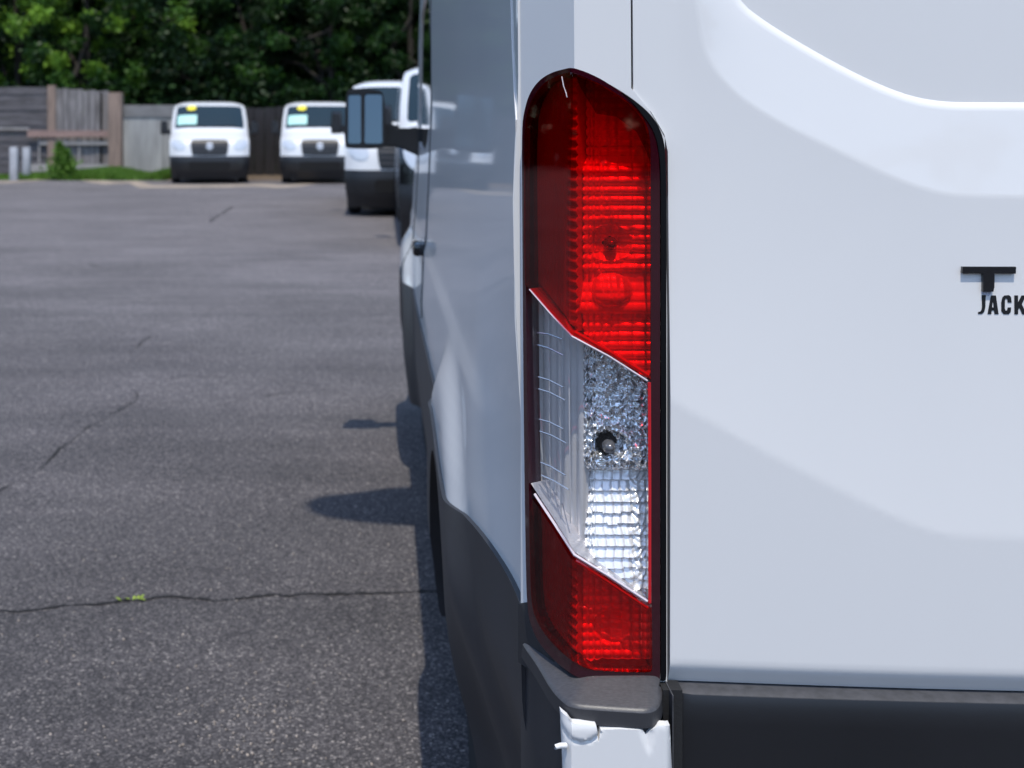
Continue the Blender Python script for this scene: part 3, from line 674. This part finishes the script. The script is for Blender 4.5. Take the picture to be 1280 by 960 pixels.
# fine lens ribs in the side of the clear section
M['rib'] = lens_mat('rib_plastic', (.80, .84, .95), .05)
M['ribs'] = mat('clear_rib', (.62, .63, .67), .10, metal=.6, coat=1)
for i, (xa, ya, xb, yb) in enumerate([(672, 416, 703, 424), (672, 431, 704, 444), (673, 471, 704, 484), (673, 486, 706, 500), (674, 524, 704, 536), (675, 539, 708, 554), (676, 578, 707, 594), (677, 594, 711, 612)]):
    bead('lens_rib', [(xa, ya), ((xa+xb)/2-2, (ya+yb)/2-2.5), (xb, yb)], .0009, M['ribs'], .000)
for x in (683.5, 697, 709):
    bead('lens_rib', [(x, 398+(x-683)*1.0), (x+.5, 520), (x+2, 632+(x-683)*.9)], .0009, M['refl_side'], -.004)
for x, y0, y1 in ((713, 108, 120), ):
    bead('lens_scratch', [(x-5, 96), (x-3, 108), (x, 116), (x+1, 122)], .0006, M['divider'], .0105)

# ---------------- bumper
def px_at_z(x, y, z): return gpx(x, y, z)
so = [(657.5, 775, .8155), (658, 800, .811), (672, 826, .806), (690, 858, .800), (704, 873, .797), (715, 880.5, .796), (745, 883, .796), (790, 886, .7955), (810, 887, .7955), (820, 883, .796), (825, 874, .797), (827, 858, .799)]
outer3 = [gpx(x, y, z) for x, y, z in so]
outer3[0] = Vector((float(sideX(1.64, .81))-.004, 1.66, .806)); outer3[1].x = min(outer3[1].x, float(sideX(1.6, .81))-.006)
inner3 = [Vector((.235, 1.66, .822)), Vector((.235, 1.60, .822)), Vector((.24, 1.57, .822)), Vector((.25, 1.54, .822)), Vector((.26, 1.53, .82)), Vector((.265, 1.525, .82)), Vector((.27, 1.52, .818)), Vector((.29, 1.52, .818)), Vector((.31, 1.52, .818)), Vector((.325, 1.52, .818)), Vector((.332, 1.52, .817)), Vector((.335, 1.515, .815))]
outer3 = [Vector(p) for p in chaikin([tuple(q) for q in outer3], 2, False)]; inner3 = [Vector(p) for p in chaikin([tuple(q) for q in inner3], 2, False)]
bm = bmesh.new()
def ring(pts): return [bm.verts.new(p) for p in pts]
cen = Vector((.30, 1.60, 0))
def grow(pts, d, dz):
    out = []
    for i, p in enumerate(pts):
        a = pts[max(i-1, 0)]; b = pts[min(i+1, len(pts)-1)]; t = (b-a); n = Vector((t.y, -t.x, 0)).normalized()
        if n.dot(p-cen) < 0: n = -n
        out.append(p+n*d+Vector((0, 0, dz)))
    return out
R0 = ring(inner3); R1 = ring(grow(outer3, -.003, .0006)); R2 = ring(grow(outer3, 0, -.001)); R3 = ring(grow(outer3, .0015, -.004))
for A, B in ((R0, R1), (R1, R2), (R2, R3)):
    for i in range(len(A)-1): bm.faces.new((A[i], A[i+1], B[i+1], B[i]))
link('bumper_step', bm_mesh('bumper_step', bm), M['step'], van, 60)
bm = bmesh.new()
R3 = ring(grow(outer3, .0015, -.0041)); R4 = ring(grow(outer3, .0025, -.020)); R5 = ring(grow(outer3, -.004, -.024)); R6 = ring(grow(outer3, -.006, -.36))
for A, B in ((R3, R4), (R4, R5), (R5, R6)):
    for i in range(len(A)-1): bm.faces.new((A[i], A[i+1], B[i+1], B[i]))
link('bumper_corner', bm_mesh('bumper_corner', bm), M['clad'], van, 35)
# white corner cover below the step
WY = 1.434
def wp(x, y): return ((x-VX)*WY/F, H-(y-VY)*WY/F)
wc = [wp(*q) for q in [(703.5, 897), (711, 899), (716, 904), (745, 906), (746.5, 914), (748, 927), (741, 928), (748.5, 927), (751, 912.5), (775, 911.5), (800, 912.5), (804, 914), (808, 920), (814, 914), (825, 907), (833, 907.5), (839, 910), (846, 1010), (846, 1130), (709, 1130), (706, 960)]]
vtri = [wp(*q) for q in [(797, 911), (825, 906), (818, 930), (812, 947), (806, 935)]]
tabc = wp(728, 900); 
def white_map(x, z, d):
    x = np.asarray(x, float); z = np.asarray(z, float); Pq = np.stack([x, z], -1)
    a = inpoly(Pq, vtri); dd = polydist(Pq, vtri); r = np.hypot(x-tabc[0], z-tabc[1])
    y = WY+np.where(a, np.minimum(dd*.5, .004), 0)-.003*sm(.0255, .0200, r)+.0025*np.exp(-((r-.0250)/.0010)**2)
    xl = wp(713, 940)[0]; xr = wp(834, 940)[0]
    y = y+np.clip(xl-x, 0, 1)*1.6+np.clip(x-xr, 0, 1)*1.5+np.clip(H-(910-VY)*WY/F-z+.0, -.01, 0)*-.4
    return np.stack([x, y-d, z], -1)
panel('white_corner_cover', wc, white_map, .0032, P, van, d1=0, d2=-.012, smooth=40, edge=.003, lines=[])
tube('cover_clip', [px(707, 932, WY+.004), px(700, 932, WY), px(695, 933.5, WY), px(694, 936, WY)], [.0035, .0032, .003, .002], P, van, 8)
# black centre bumper
BY = 1.480
bx0 = px(843, 870, BY).x
def bump_map(X, z, d):
    X = np.asarray(X, float); z = np.asarray(z, float); Xs = np.where(X > CX, 2*CX-X, X)
    y = BY+bow(Xs)*.9-bow(bx0)*.9+.006*sm(bx0+.012, bx0, Xs)+1.2*np.clip(z-.788, 0, 1)+.02*sm(.60, .45, z)
    return np.stack([X, y-d, z], -1)
bo = [(bx0, .792), (bx0, .44), (2*CX-bx0, .44), (2*CX-bx0, .792)]
panel('rear_bumper', bo, bump_map, .02, M['bumper'], van, d1=0, d2=-.0, smooth=35)
xs = np.linspace(bx0, 2*CX-bx0, 80); V = []; 
for x in xs:
    p = bump_map(np.array([x]), np.array([.792]), 0)[0]; V += [(x, p[1]-.0005, .7915), (x, p[1]+.010, .7955), (x, 1.53, .7965)]
Fs = []
for i in range(len(xs)-1):
    for k in range(2): Fs.append((3*i+k, 3*i+k+1, 3*i+k+4, 3*i+k+3))
link('bumper_top_strip', mesh_of('bumper_top_strip', V, Fs), M['sealgrey'], van, 40)
# thin upright sealing edge between the corner and the bumper
box('bumper_joint', (px(838.5, 900, 1.47).x, px(840, 900, 1.47).x, 1.462, 1.50, .46, .80), M['sealgrey'], van)
box('bumper_gap', (px(826, 900, 1.49).x, px(850, 900, 1.49).x, 1.478, 1.505, .44, .799), M['rubber'], van)
# door lower rubber
V = []; 
for x in xs:
    xx = min(max(x, ul[-1][0]), 2*CX-ul[-1][0]); p = door_map(np.array([xx]), np.array([DB]), 0)[0]; V += [(xx, p[1]+.002, DB+.001), (xx, p[1]+.004, DB-.006)]
link('door_bottom_seal', mesh_of('door_bottom_seal', V, [(2*i, 2*i+1, 2*i+3, 2*i+2) for i in range(len(xs)-1)]), M['rubber'], van)

# badge and dealer lettering on the door
def door_letter(name, polys, m, thick, bev=0):
    """polys: pixel outlines on the left door"""
    for outer, *hs in polys:
        panel(name, [pdoor(x, y, 1.468) for x, y in outer], door_map, .02, m, van, holes=[[pdoor(x, y, 1.468) for x, y in h] for h in hs], d1=thick, d2=-.0005, smooth=30, edge=.004)
def k8(l): return [(1120+x/8, 300+y/8) for x, y in l]
door_letter('badge_letter', [[k8([(716, 279), (1238, 277), (1242, 284), (1238, 346), (1030, 346), (1026, 480), (1016, 528), (914, 530), (916, 346), (716, 348), (711, 340)])]], M['badge'], .0045)
door_letter('decal_letter', [
    [k8([(918, 568), (956, 568), (950, 690), (940, 735), (915, 757), (878, 757), (880, 738), (900, 734), (914, 715), (918, 690)])],
    [k8([(1008, 570), (1056, 570), (1080, 758), (1040, 758), (1036, 722), (1012, 722), (1008, 758), (972, 758)]), k8([(1026, 620), (1034, 690), (1016, 690)])],
    [k8([(1120, 590), (1140, 570), (1185, 566), (1205, 585), (1210, 640), (1172, 640), (1168, 605), (1150, 602), (1144, 620), (1142, 700), (1150, 722), (1164, 720), (1172, 690), (1204, 690), (1200, 735), (1180, 758), (1130, 758), (1108, 730), (1108, 640)])],
    [k8([(1238, 568), (1274, 568), (1274, 640), (1310, 568), (1352, 568), (1310, 655), (1356, 758), (1314, 758), (1286, 690), (1274, 712), (1272, 758), (1236, 758)])]], M['decal'], .0006)
door_letter('tape_scrap', [[k8([(914, 533), (1010, 530), (1000, 560), (985, 575), (960, 566), (930, 562), (916, 552)])]], M['tape'], .0008)

# mirror-image copies for the far side of the van
def mirror_copy(o, parent):
    me = o.data.copy()
    n = len(me.vertices); co = np.empty(n*3); me.vertices.foreach_get('co', co); co = co.reshape(-1, 3)
    co[:, 0] = -co[:, 0]; me.vertices.foreach_set('co', co.ravel()); me.flip_normals(); me.update()
    c = o.copy(); c.data = me; C.objects.link(c); c.parent = parent
for o in left_parts: mirror_copy(o, van)
lamp2 = lamp.copy(); C.objects.link(lamp2); lamp2.parent = van; lamp2.location = Vector((2*CX-KX, KY, .80))-Vector((CX, RY, 0))
for ch in list(lamp.children): mirror_copy(ch, lamp2)

# ------------------------------------------------------------------ vans parked further off, facing this way
M['placard'] = mat('pale_placard', (.42, .72, .66), .6)
M['yellow'] = mat('yellow_tag', (.85, .72, .03), .6)
far_wz = [.2, .4, .7, 1.05, 1.3, 1.6, 1.9, 2.0, 2.07]; far_ww = [.95, .99, 1.0, 1.0, .99, .972, .935, .90, .82]
def far_w(y, z): return np.interp(z, far_wz, far_ww)+0*np.asarray(y)
def far_van(loc, label, group, tags=True, bonnet=None):
    root = thing('parked_van', label, 'van', loc, group); LX, LY, LZ = loc
    xf = lambda p: np.stack([LX+p[:, 0], LY+p[:, 1], LZ+p[:, 2]], -1)
    nm = nose_map_factory(far_w, xf)
    ws = build_nose(root, nm, M['paint_far'], _sl[-1], bonnet)
    # flanks
    e = nose_base(np.ones(len(_sl)), _sl, far_w)
    edge = [(float(q[1]), float(q[2])) for q in e]
    low = [(5.58, .32)]+[(5.0, .32)]+arc(4.55, .36, .42, 0, 180, 14)+[(1.42, .32)]+arc(1.0, .36, .42, 0, 180, 14)
    poly = edge+low
    for s in (-1, 1):
        sw = chaikin([(1.42, 1.38), (2.45, 1.38), (2.45, 1.86), (1.95, 1.88)], 2)
        fm = lambda y, z, d, s=s: np.stack([LX+s*(far_w(y, z)+d), LY+np.asarray(y), LZ+np.asarray(z)], -1)
        panel('side_body', poly, fm, .15, M['paint_far'], root, smooth=40, edge=.15)
        panel('side_window', sw, fm, .2, M['glass'], root, d1=.004, edge=.1)
        cl = [(q[0], min(q[1], .70)) for q in [(edge[0][0], .28), (edge[3][0], .66), (5.58, .66)]]+low
        panel('side_cladding', [(edge[0][0]+.02, .30), (edge[3][0]+.02, .66), (5.57, .66)]+low, fm, .15, M['clad'], root, d1=.006, smooth=40, edge=.15)
        for cy in (1.0, 4.55): make_wheel(root, LX+s*.86, LY+cy, s)
        wing_mirror(root, LX+s*1.17, LY+1.30, LZ+1.42, .20, .36, -1, (LX+s*.97, LY+1.32, LZ+1.36))
    link('rear_body', mesh_of('rear_body', [(LX-.95, LY+5.58, .3), (LX+.95, LY+5.58, .3), (LX+1.0, LY+5.58, .9), (LX+.955, LY+5.58, 1.6), (LX+.8, LY+5.58, 2.05), (LX-.8, LY+5.58, 2.05), (LX-.955, LY+5.58, 1.6), (LX-1, LY+5.58, .9)], [tuple(range(8))]), M['paint_far'], root)
    box('underbody', (LX-.72, LX+.72, LY+.12, LY+5.4, .10, .5), M['dark'], root)
    if tags:
        panel('windscreen_placard', [(-.84, pz(1.50)), (-.34, pz(1.50)), (-.34, pz(1.74)), (-.84, pz(1.74))], nm, .1, M['placard'], root, d1=.012, d2=.006)
        panel('windscreen_tag', [(-.50+.13*math.cos(k*math.pi/8), pz(1.925)+.10*math.sin(k*math.pi/8)) for k in range(16)], nm, .1, M['yellow'], root, d1=.014, d2=.006)
    return root
def copy_tree(o, parent, loc=None, label=None):
    c = o.copy(); C.objects.link(c); c.parent = parent
    if loc is not None: c.location = loc
    if label: c['label'] = label
    for ch in o.children: copy_tree(ch, c)
    return c
set_prof(PROF_LOW)
G = 'white vans parked across the lot facing this way'
v1 = far_van(((262-VX)*32.2/F, 32.2, 0), 'white van with yellow tag and placard in windscreen, beside the concrete wall', G)
v2 = copy_tree(v1, None, ((400-VX)*32.2/F, 32.2, 0), 'white van with yellow windscreen tag, parked next to the one at the concrete wall')
v4 = far_van((.42, 20.4, 0), 'white van parked behind the black bonneted one, standing out to its side', G, False)
v1.rotation_euler.z = math.radians(7.6); v2.rotation_euler.z = math.radians(3)
v4.scale.z = 1.07
v3 = far_van((1.22, 15.0, 0), 'white van with black bonnet directly ahead of the near van', G, False, M['gloss_black']); v3.scale.z = 1.08
# ------------------------------------------------------------------ added unseen post, its head shaped to cast a dark patch on the asphalt
M['steel'] = mat('galvanised_steel', (.35, .36, .37), .45, metal=.7)
ll = thing('added_shadow_post', 'added unseen grey steel post with a head shaped to shade the asphalt', 'shadow caster', (3.3, 2.89, 0))
tube('pole', [(3.3, 2.89, 0), (3.3, 2.89, 2.6), (3.3, 2.89, 5.2)], [.09, .075, .06], M['steel'], ll, 14)
tube('arm', [(3.3, 2.89, 5.1), (2.2, 2.89, 5.15), (.3, 2.89, 5.05)], .04, M['steel'], ll)
hp = [(-.21, 2.56), (-.12, 2.44), (.05, 2.37), (.25, 2.33), (.5, 2.35), (.6, 2.5), (.55, 2.72), (.3, 2.80), (.12, 2.78), (-.02, 2.70), (-.15, 2.66)]
bm = bmesh.new(); t_ = [bm.verts.new((x, y, 5.10)) for x, y in chaikin([(x, y+.32) for x, y in hp], 2)]; b_ = [bm.verts.new((x, y, 4.96)) for x, y in chaikin([(x, y+.32) for x, y in hp], 2)]
bm.faces.new(t_); bm.faces.new(b_[::-1])
for i in range(len(t_)): bm.faces.new((t_[i], t_[(i+1) % len(t_)], b_[(i+1) % len(t_)], b_[i]))
link('shadow_head', bm_mesh('shadow_head', bm), M['steel'], ll, 40)
box('base_plate', (3.12, 3.48, 2.71, 3.07, 0, .03), M['steel'], ll)

# ------------------------------------------------------------------ fence, wall, posts
M['board_grey'] = mat('weathered_board', (.20, .185, .185), .9, var=(3, .45, (6, 6, .6)), bump=(40, .4, .01))
M['board_dark'] = mat('dark_board', (.105, .098, .105), .9, var=(3, .4, (.6, 6, 6)), bump=(40, .4, .01))
M['board_black'] = mat('black_board', (.020, .018, .020), .9, var=(3, .4, (6, 6, .6)))  # boards with a near-black base colour
M['post_brown'] = mat('brown_post', (.255, .185, .150), .85, var=(3, .25, (5, 5, .6)))
M['rail'] = mat('pinkish_rail', (.30, .20, .175), .85, var=(4, .25, (.6, 5, 5)))
M['rail_pale'] = mat('pale_rail', (.34, .32, .31), .85, var=(4, .25, (.6, 5, 5)))
M['concrete'] = mat('concrete', (.33, .325, .315), .9, var=(1.4, .28, (3, 3, .5)), bump=(30, .3, .01))
M['concrete_dk'] = mat('concrete_band', (.19, .185, .185), .9, var=(1.5, .25, (1, 1, 2)), bump=(30, .3, .01))
M['bollard'] = mat('grey_bollard', (.40, .41, .44), .6, var=(4, .15, (1, 1, 1)))
FYc = 38.0
def fx(x, Y=FYc): return (x-VX)*Y/F
def fz(y, Y=FYc): return H-(y-VY)*Y/F
fen = thing('board_fence', 'weathered grey board fence with brown posts behind the grass', 'fence', (fx(60), FYc, 0))
# dark horizontal boards on the left bay
z = .05; k = 0
while z < fz(112):
    h = .235; box('board', (fx(-190), fx(62), FYc+.02*(k % 2), FYc+.05+.02*(k % 2), z, min(z+h-.012, fz(109))), M['board_dark'], fen); z += h; k += 1
xb = fx(70); k = 0
while xb < fx(138):
    w = .205+random.uniform(-.02, .02); box('board', (xb, min(xb+w-.014, fx(139)), FYc+random.uniform(0, .03), FYc+.06, .04, fz(111+(k*.5))+random.uniform(-.03, .03)), M['board_grey'], fen); xb += w; k += 1
box('post', (fx(60.5), fx(70), FYc-.12, FYc+.06, 0, fz(107)), M['post_brown'], fen, .01)
box('post', (fx(125.5), fx(128), FYc-.08, FYc-.02, 0, fz(115)), M['gloss_black'], fen)
box('post', (fx(138), fx(154), FYc-.30, FYc+.06, 0, fz(116)), M['post_brown'], fen, .01)
box('rail', (fx(36), fx(139), FYc-.17, FYc-.13, fz(171), fz(163)), M['rail'], fen)
box('rail', (fx(-190), fx(37), FYc-.07, FYc-.03, fz(162), fz(159.5)), M['rail_pale'], fen)
box('rail', (fx(51), fx(139), FYc-.10, FYc-.06, fz(181), fz(177)), M['rail_pale'], fen)
box('rail', (fx(36), fx(139), FYc-.10, FYc-.05, fz(215), fz(205)), M['rail_pale'], fen)
for x in (48.5, 82, 98.5): box('batten', (fx(x), fx(x+2), FYc-.06, FYc-.02, fz(204), fz(171)), M['rail_pale'], fen)
wl = thing('concrete_wall', 'low streaked concrete wall with a darker top band beside the board fence', 'wall', (fx(183), FYc, 0))
xb = fx(154.5); k = 0
while xb < fx(262):
    w = 1.18; box('panel', (xb, xb+w-.015, FYc-.02, FYc+.13, 0, fz(147)), M['concrete'], wl); xb += w
box('coping', (fx(154.5), xb, FYc-.05, FYc+.16, fz(147)+.004, fz(131.5)), M['concrete_dk'], wl, .01)
df = thing('dark_fence', 'dark board fence behind the parked vans', 'fence', (0, FYc, 0))
x0 = xb+.02
while x0 < 7.5:
    box('board', (x0, x0+.30, FYc+random.uniform(0, .03), FYc+.07, 0, 2.0+random.uniform(-.04, .04)), M['board_black'], df); x0 += .32
for i, (xa, xc, yb) in enumerate(((13, 22, 226), (29, 37.5, 222))):
    Yb = 1600*1.45/(yb-VY); o = box('bollard', (fx(xa, Yb), fx(xc, Yb), Yb-.1, Yb+.1, 0, fz(184, Yb)), M['bollard'], None, .02, 40)
    tag(o, ['pale grey square bollard standing clear in front of the dark fence boards', 'pale grey square bollard nearer the brown fence post'][i], 'bollard', 'bollards by the fence')

# ------------------------------------------------------------------ vegetation
def leaf_mat(name, cols, trans=.35):
    m = bpy.data.materials.new(name); m.use_nodes = True; nt = m.node_tree; b = nt.nodes['Principled BSDF']
    at = nt.nodes.new('ShaderNodeAttribute'); at.attribute_name = 'tone'
    r = nt.nodes.new('ShaderNodeValToRGB'); e = r.color_ramp.elements
    e[0].position = 0; e[0].color = (*cols[0], 1); e[1].position = 1; e[1].color = (*cols[-1], 1)
    for i, c in enumerate(cols[1:-1]): x = e.new((i+1)/(len(cols)-1)); x.color = (*c, 1)
    nt.links.new(at.outputs['Fac'], r.inputs[0]); nt.links.new(r.outputs[0], b.inputs['Base Color']); b.inputs['Roughness'].default_value = .5; b.inputs['Specular IOR Level'].default_value = .3
    t = nt.nodes.new('ShaderNodeBsdfTranslucent'); nt.links.new(r.outputs[0], t.inputs[0])
    mx = nt.nodes.new('ShaderNodeMixShader'); mx.inputs[0].default_value = trans
    out = nt.nodes['Material Output']; nt.links.new(b.outputs[0], mx.inputs[1]); nt.links.new(t.outputs[0], mx.inputs[2]); nt.links.new(mx.outputs[0], out.inputs[0])
    return m
M['leaf'] = leaf_mat('leaves', [(.010, .026, .007), (.022, .065, .012), (.065, .155, .018), (.20, .36, .040)])
M['bark'] = mat('bark', (.022, .018, .014), .95, var=(8, .4, (4, 4, 1)), bump=(25, .6, .02))
def leaf_mesh(name, pos, tone, size, droop=0.0):
    n = len(pos); d = rng.normal(size=(n, 3)); d[:, 2] -= droop; d /= np.linalg.norm(d, axis=1)[:, None]
    u = rng.normal(size=(n, 3)); u -= (u*d).sum(1)[:, None]*d; u /= np.linalg.norm(u, axis=1)[:, None]
    s = size*rng.uniform(.6, 1.3, n)[:, None]
    nv = np.cross(d, u)
    V = np.stack([pos, pos+d*s*.5+u*s*.32+nv*s*.08, pos+d*s, pos+d*s*.5-u*s*.32+nv*s*.08], 1).reshape(-1, 3)
    me = bpy.data.meshes.new(name); me.vertices.add(4*n); me.vertices.foreach_set('co', V.ravel())
    me.loops.add(4*n); me.loops.foreach_set('vertex_index', np.arange(4*n)); me.polygons.add(n)
    me.polygons.foreach_set('loop_start', np.arange(0, 4*n, 4)); me.polygons.foreach_set('loop_total', np.full(n, 4)); me.update()
    a = me.attributes.new('tone', 'FLOAT', 'POINT'); a.data.foreach_set('value', np.repeat(tone, 4).astype('f'))
    return me
def tree(name, label, loc, h, r, n_cl, per, base, leaf=.17, bright=.5, group='trees behind the fence'):
    root = thing(name, label, 'tree', loc, group)
    cl = []
    while len(cl) < n_cl:
        p = rng.uniform(-1, 1, 3); q = np.linalg.norm(p)
        if q > 1 or (q < .45 and rng.random() < .7): continue
        cl.append(p)
    cl = np.array(cl); wob = 1+.22*np.sin(cl[:, :1]*5+loc[0])+.18*np.sin(cl[:, 1:2]*7+loc[0]*2)
    c = cl*np.array([r, r, (h-base)/2])*wob; c[:, 2] += (h+base)/2
    cs = rng.uniform(.35, .75, n_cl)*r*.30
    pos = []; tone = []
    for i in range(n_cl):
        m = per; g = rng.normal(size=(m, 3)); g /= np.linalg.norm(g, axis=1)[:, None]; g *= rng.random((m, 1))**.45
        pos.append(c[i]+g*cs[i]*np.array([1, 1, .75])); tn = np.clip(rng.beta(.9, 2.0)+.0, 0, 1)*bright*1.7
        tone.append(np.clip(tn+rng.normal(0, .10, m), 0, 1))
    me = leaf_mesh('crown', np.concatenate(pos), np.concatenate(tone), leaf, .4)
    o = link('crown', me, M['leaf'], None); o.parent = root
    tr = tube('trunk', [(0, 0, 0), (.05, .02, h*.25), (-.05, .05, h*.5), (.03, 0, h*.8)], [.16, .12, .08, .03], M['bark'], None, 10); tr.parent = root
    for k in range(5):
        q = c[rng.integers(n_cl)]; o = tube('branch', [(0, 0, h*(.25+.08*k)), tuple(q*np.array([.5, .5, .6])+np.array([0, 0, h*.15])), tuple(q)], [.09, .06, .02], M['bark'], None, 6); o.parent = root
    return root
spots = [(-14.6, 41.8, 8.4, 3.0), (-11.6, 40.9, 7.8, 2.3), (-9.3, 40.6, 8.8, 2.2), (-6.9, 41.6, 8.2, 2.5), (-4.2, 42.2, 8.6, 2.6), (-1.6, 41.2, 8.0, 2.4), (1.0, 42.0, 8.8, 2.6), (4.0, 42.4, 8.2, 2.8), (7.6, 43, 9, 3.0)]
desc = ['broad leafy tree overhanging the dark boards far along the fence', 'bright leafy tree above the dark fence boards', 'tall tree with drooping light sprays above the brown fence post', 'dark green tree above the concrete wall', 'dark leafy tree behind the van at the concrete wall', 'bushy tree with pale clumps behind the van with the half hidden windscreen', 'dense tree rising behind the wing mirror of the near van', 'leafy tree beyond the roof of the van ahead', 'wide tree standing at the far end of the dark fence']
for (x, y, h, r), l in zip(spots, desc):
    tree('leafy_tree', l, (x, y, 0), h, r, 95, 150, .9, .17, 1.25 if x < -8 else .38)
for i in range(15):
    a = math.radians(141+i*11.5)
    tree('leafy_tree', 'leafy tree along the street edge behind the near van', (46*math.cos(a), 2+44*math.sin(a), 0), 9.5+(i % 3), 5.2, 70, 60, .3, .6, .4, 'trees along the street edge behind the van')
# undergrowth and far wood, one mass
n = 85000
pos = np.stack([rng.uniform(-26, 14, n), rng.uniform(44, 50, n), rng.uniform(0, 1, n)**.9*13], -1)
tone = np.clip(rng.beta(1.2, 4, n)*.5, 0, 1)
tag(link('far_wood', leaf_mesh('far_wood', pos, tone, .50, .3), M['leaf'], None), 'dark mass of woodland filling the gaps behind the trees', 'woodland', None, 'stuff')
n = 16000
pos = np.stack([rng.uniform(-22, 10, n), rng.uniform(39.2, 41.5, n), rng.uniform(0, 1, n)*2.9], -1)
tag(link('undergrowth', leaf_mesh('undergrowth', pos, np.clip(rng.beta(1.2, 4, n)*.5, 0, 1), .22, .2), M['leaf'], None), 'dark undergrowth behind the fence and under the trees', 'undergrowth', None, 'stuff')
n = 30000
pos = np.stack([rng.uniform(-34, 18, n), rng.uniform(52, 54, n), rng.uniform(0, 1, n)*15], -1)
tag(link('distant_wood', leaf_mesh('distant_wood', pos, np.clip(rng.beta(1.2, 4, n)*.4, 0, 1), 1.0, .2), M['leaf'], None), 'dark distant woodland behind everything', 'woodland', None, 'stuff')
n = 26000; a = np.radians(rng.uniform(138, 306, n)); rr = rng.uniform(46, 50, n)
pos = np.stack([rr*np.cos(a), 2+rr*.96*np.sin(a), rng.random(n)*5.5], -1)
tag(link('street_hedge', leaf_mesh('street_hedge', pos, np.clip(rng.beta(1.2, 4, n)*.5, 0, 1), .9, .2), M['leaf'], None), 'dark hedge closing off the street edge behind the near van', 'hedge', None, 'stuff')
# grass along the fence foot
M['grass'] = leaf_mat('grass', [(.035, .075, .015), (.085, .19, .025), (.13, .26, .035), (.17, .28, .06)], .3)
def blades(name, x0, x1, y0, y1, n, hgt, dens=None):
    x = rng.uniform(x0, x1, n); y = y0+(y1-y0)*rng.random(n); hh = hgt*rng.uniform(.5, 1.2, n)*(.65+.35*np.sin(x*2.1)*np.sin(x*.9+1)); 
    if dens is not None: hh = hh*dens(x)
    a = rng.uniform(0, 2*math.pi, n); w = .016; lean = rng.normal(0, .3, (n, 2))*hh[:, None]
    V = np.empty((n, 3, 3)); V[:, 0] = np.stack([x-w*np.cos(a), y-w*np.sin(a), 0*x-.01], -1); V[:, 1] = np.stack([x+w*np.cos(a), y+w*np.sin(a), 0*x-.01], -1); V[:, 2] = np.stack([x+lean[:, 0], y+lean[:, 1], hh], -1)
    me = bpy.data.meshes.new(name); me.from_pydata(V.reshape(-1, 3).tolist(), [], np.arange(3*n).reshape(-1, 3).tolist()); me.update()
    t = me.attributes.new('tone', 'FLOAT', 'POINT'); t.data.foreach_set('value', np.repeat(np.clip(rng.normal(.55, .22, n), 0, 1), 3).astype('f'))
    return link(name, me, M['grass'], None)
tag(blades('grass', fx(84, 35.5), fx(214, 35.5), 34.3, 37.8, 26000, .40), 'bright green grass growing along the foot of the fence and wall', 'grass', None, 'stuff')
tag(blades('sparse_grass', fx(-80, 35.5), fx(90, 35.5), 34.6, 37.8, 4500, .16), 'sparse dry grass around the grey bollards', 'grass', None, 'stuff')
def shrub(loc):
    root = thing('shrub', 'upright pointed green shrub at the end of the grass by the brown post', 'shrub', loc)
    n = 2200; t = rng.random(n)**1.3; a = rng.uniform(0, 2*math.pi, n); r = .40*(1-t)**.7*(1+.30*rng.normal(size=n))*(1+.35*np.sin(a*3+t*9))
    pos = np.stack([r*np.cos(a)*np.sqrt(rng.random(n)), r*np.sin(a)*np.sqrt(rng.random(n)), .05+t*.92], -1); pos[:, 0] += .10*np.sin(t*3.5)
    o = link('foliage', leaf_mesh('foliage', pos, np.clip(rng.normal(.42, .25, n), 0, 1), .11, -.8), M['grass'], None); o.parent = root
    o = tube('stem', [(0, 0, 0), (.01, 0, .4), (0, .01, .85)], [.02, .014, .005], M['bark'], None, 6); o.parent = root
shrub((fx(75, 34.6), 34.6, 0))
# weed in the crack
M['weed'] = mat('weed_leaf', (.22, .30, .03), .6)
w = thing('weed', 'tiny yellow green weed growing in the long asphalt crack', 'plant', gpx(167, 751))
for k in range(9):
    a = random.uniform(0, 2*math.pi); c = Vector((random.uniform(-.035, .045), random.uniform(-.008, .008), .004)); dd = Vector((math.cos(a)*.022, math.sin(a)*.014, random.uniform(.004, .012))); nn = Vector((-dd.y, dd.x, 0))*.35
    o = link('leaf', mesh_of('leaf', [c, c+dd*.5+nn, c+dd, c+dd*.5-nn], [(0, 1, 2, 3)]), M['weed'], None); o.parent = w

scene.render.engine = 'CYCLES'
scene.cycles.transparent_max_bounces = 12
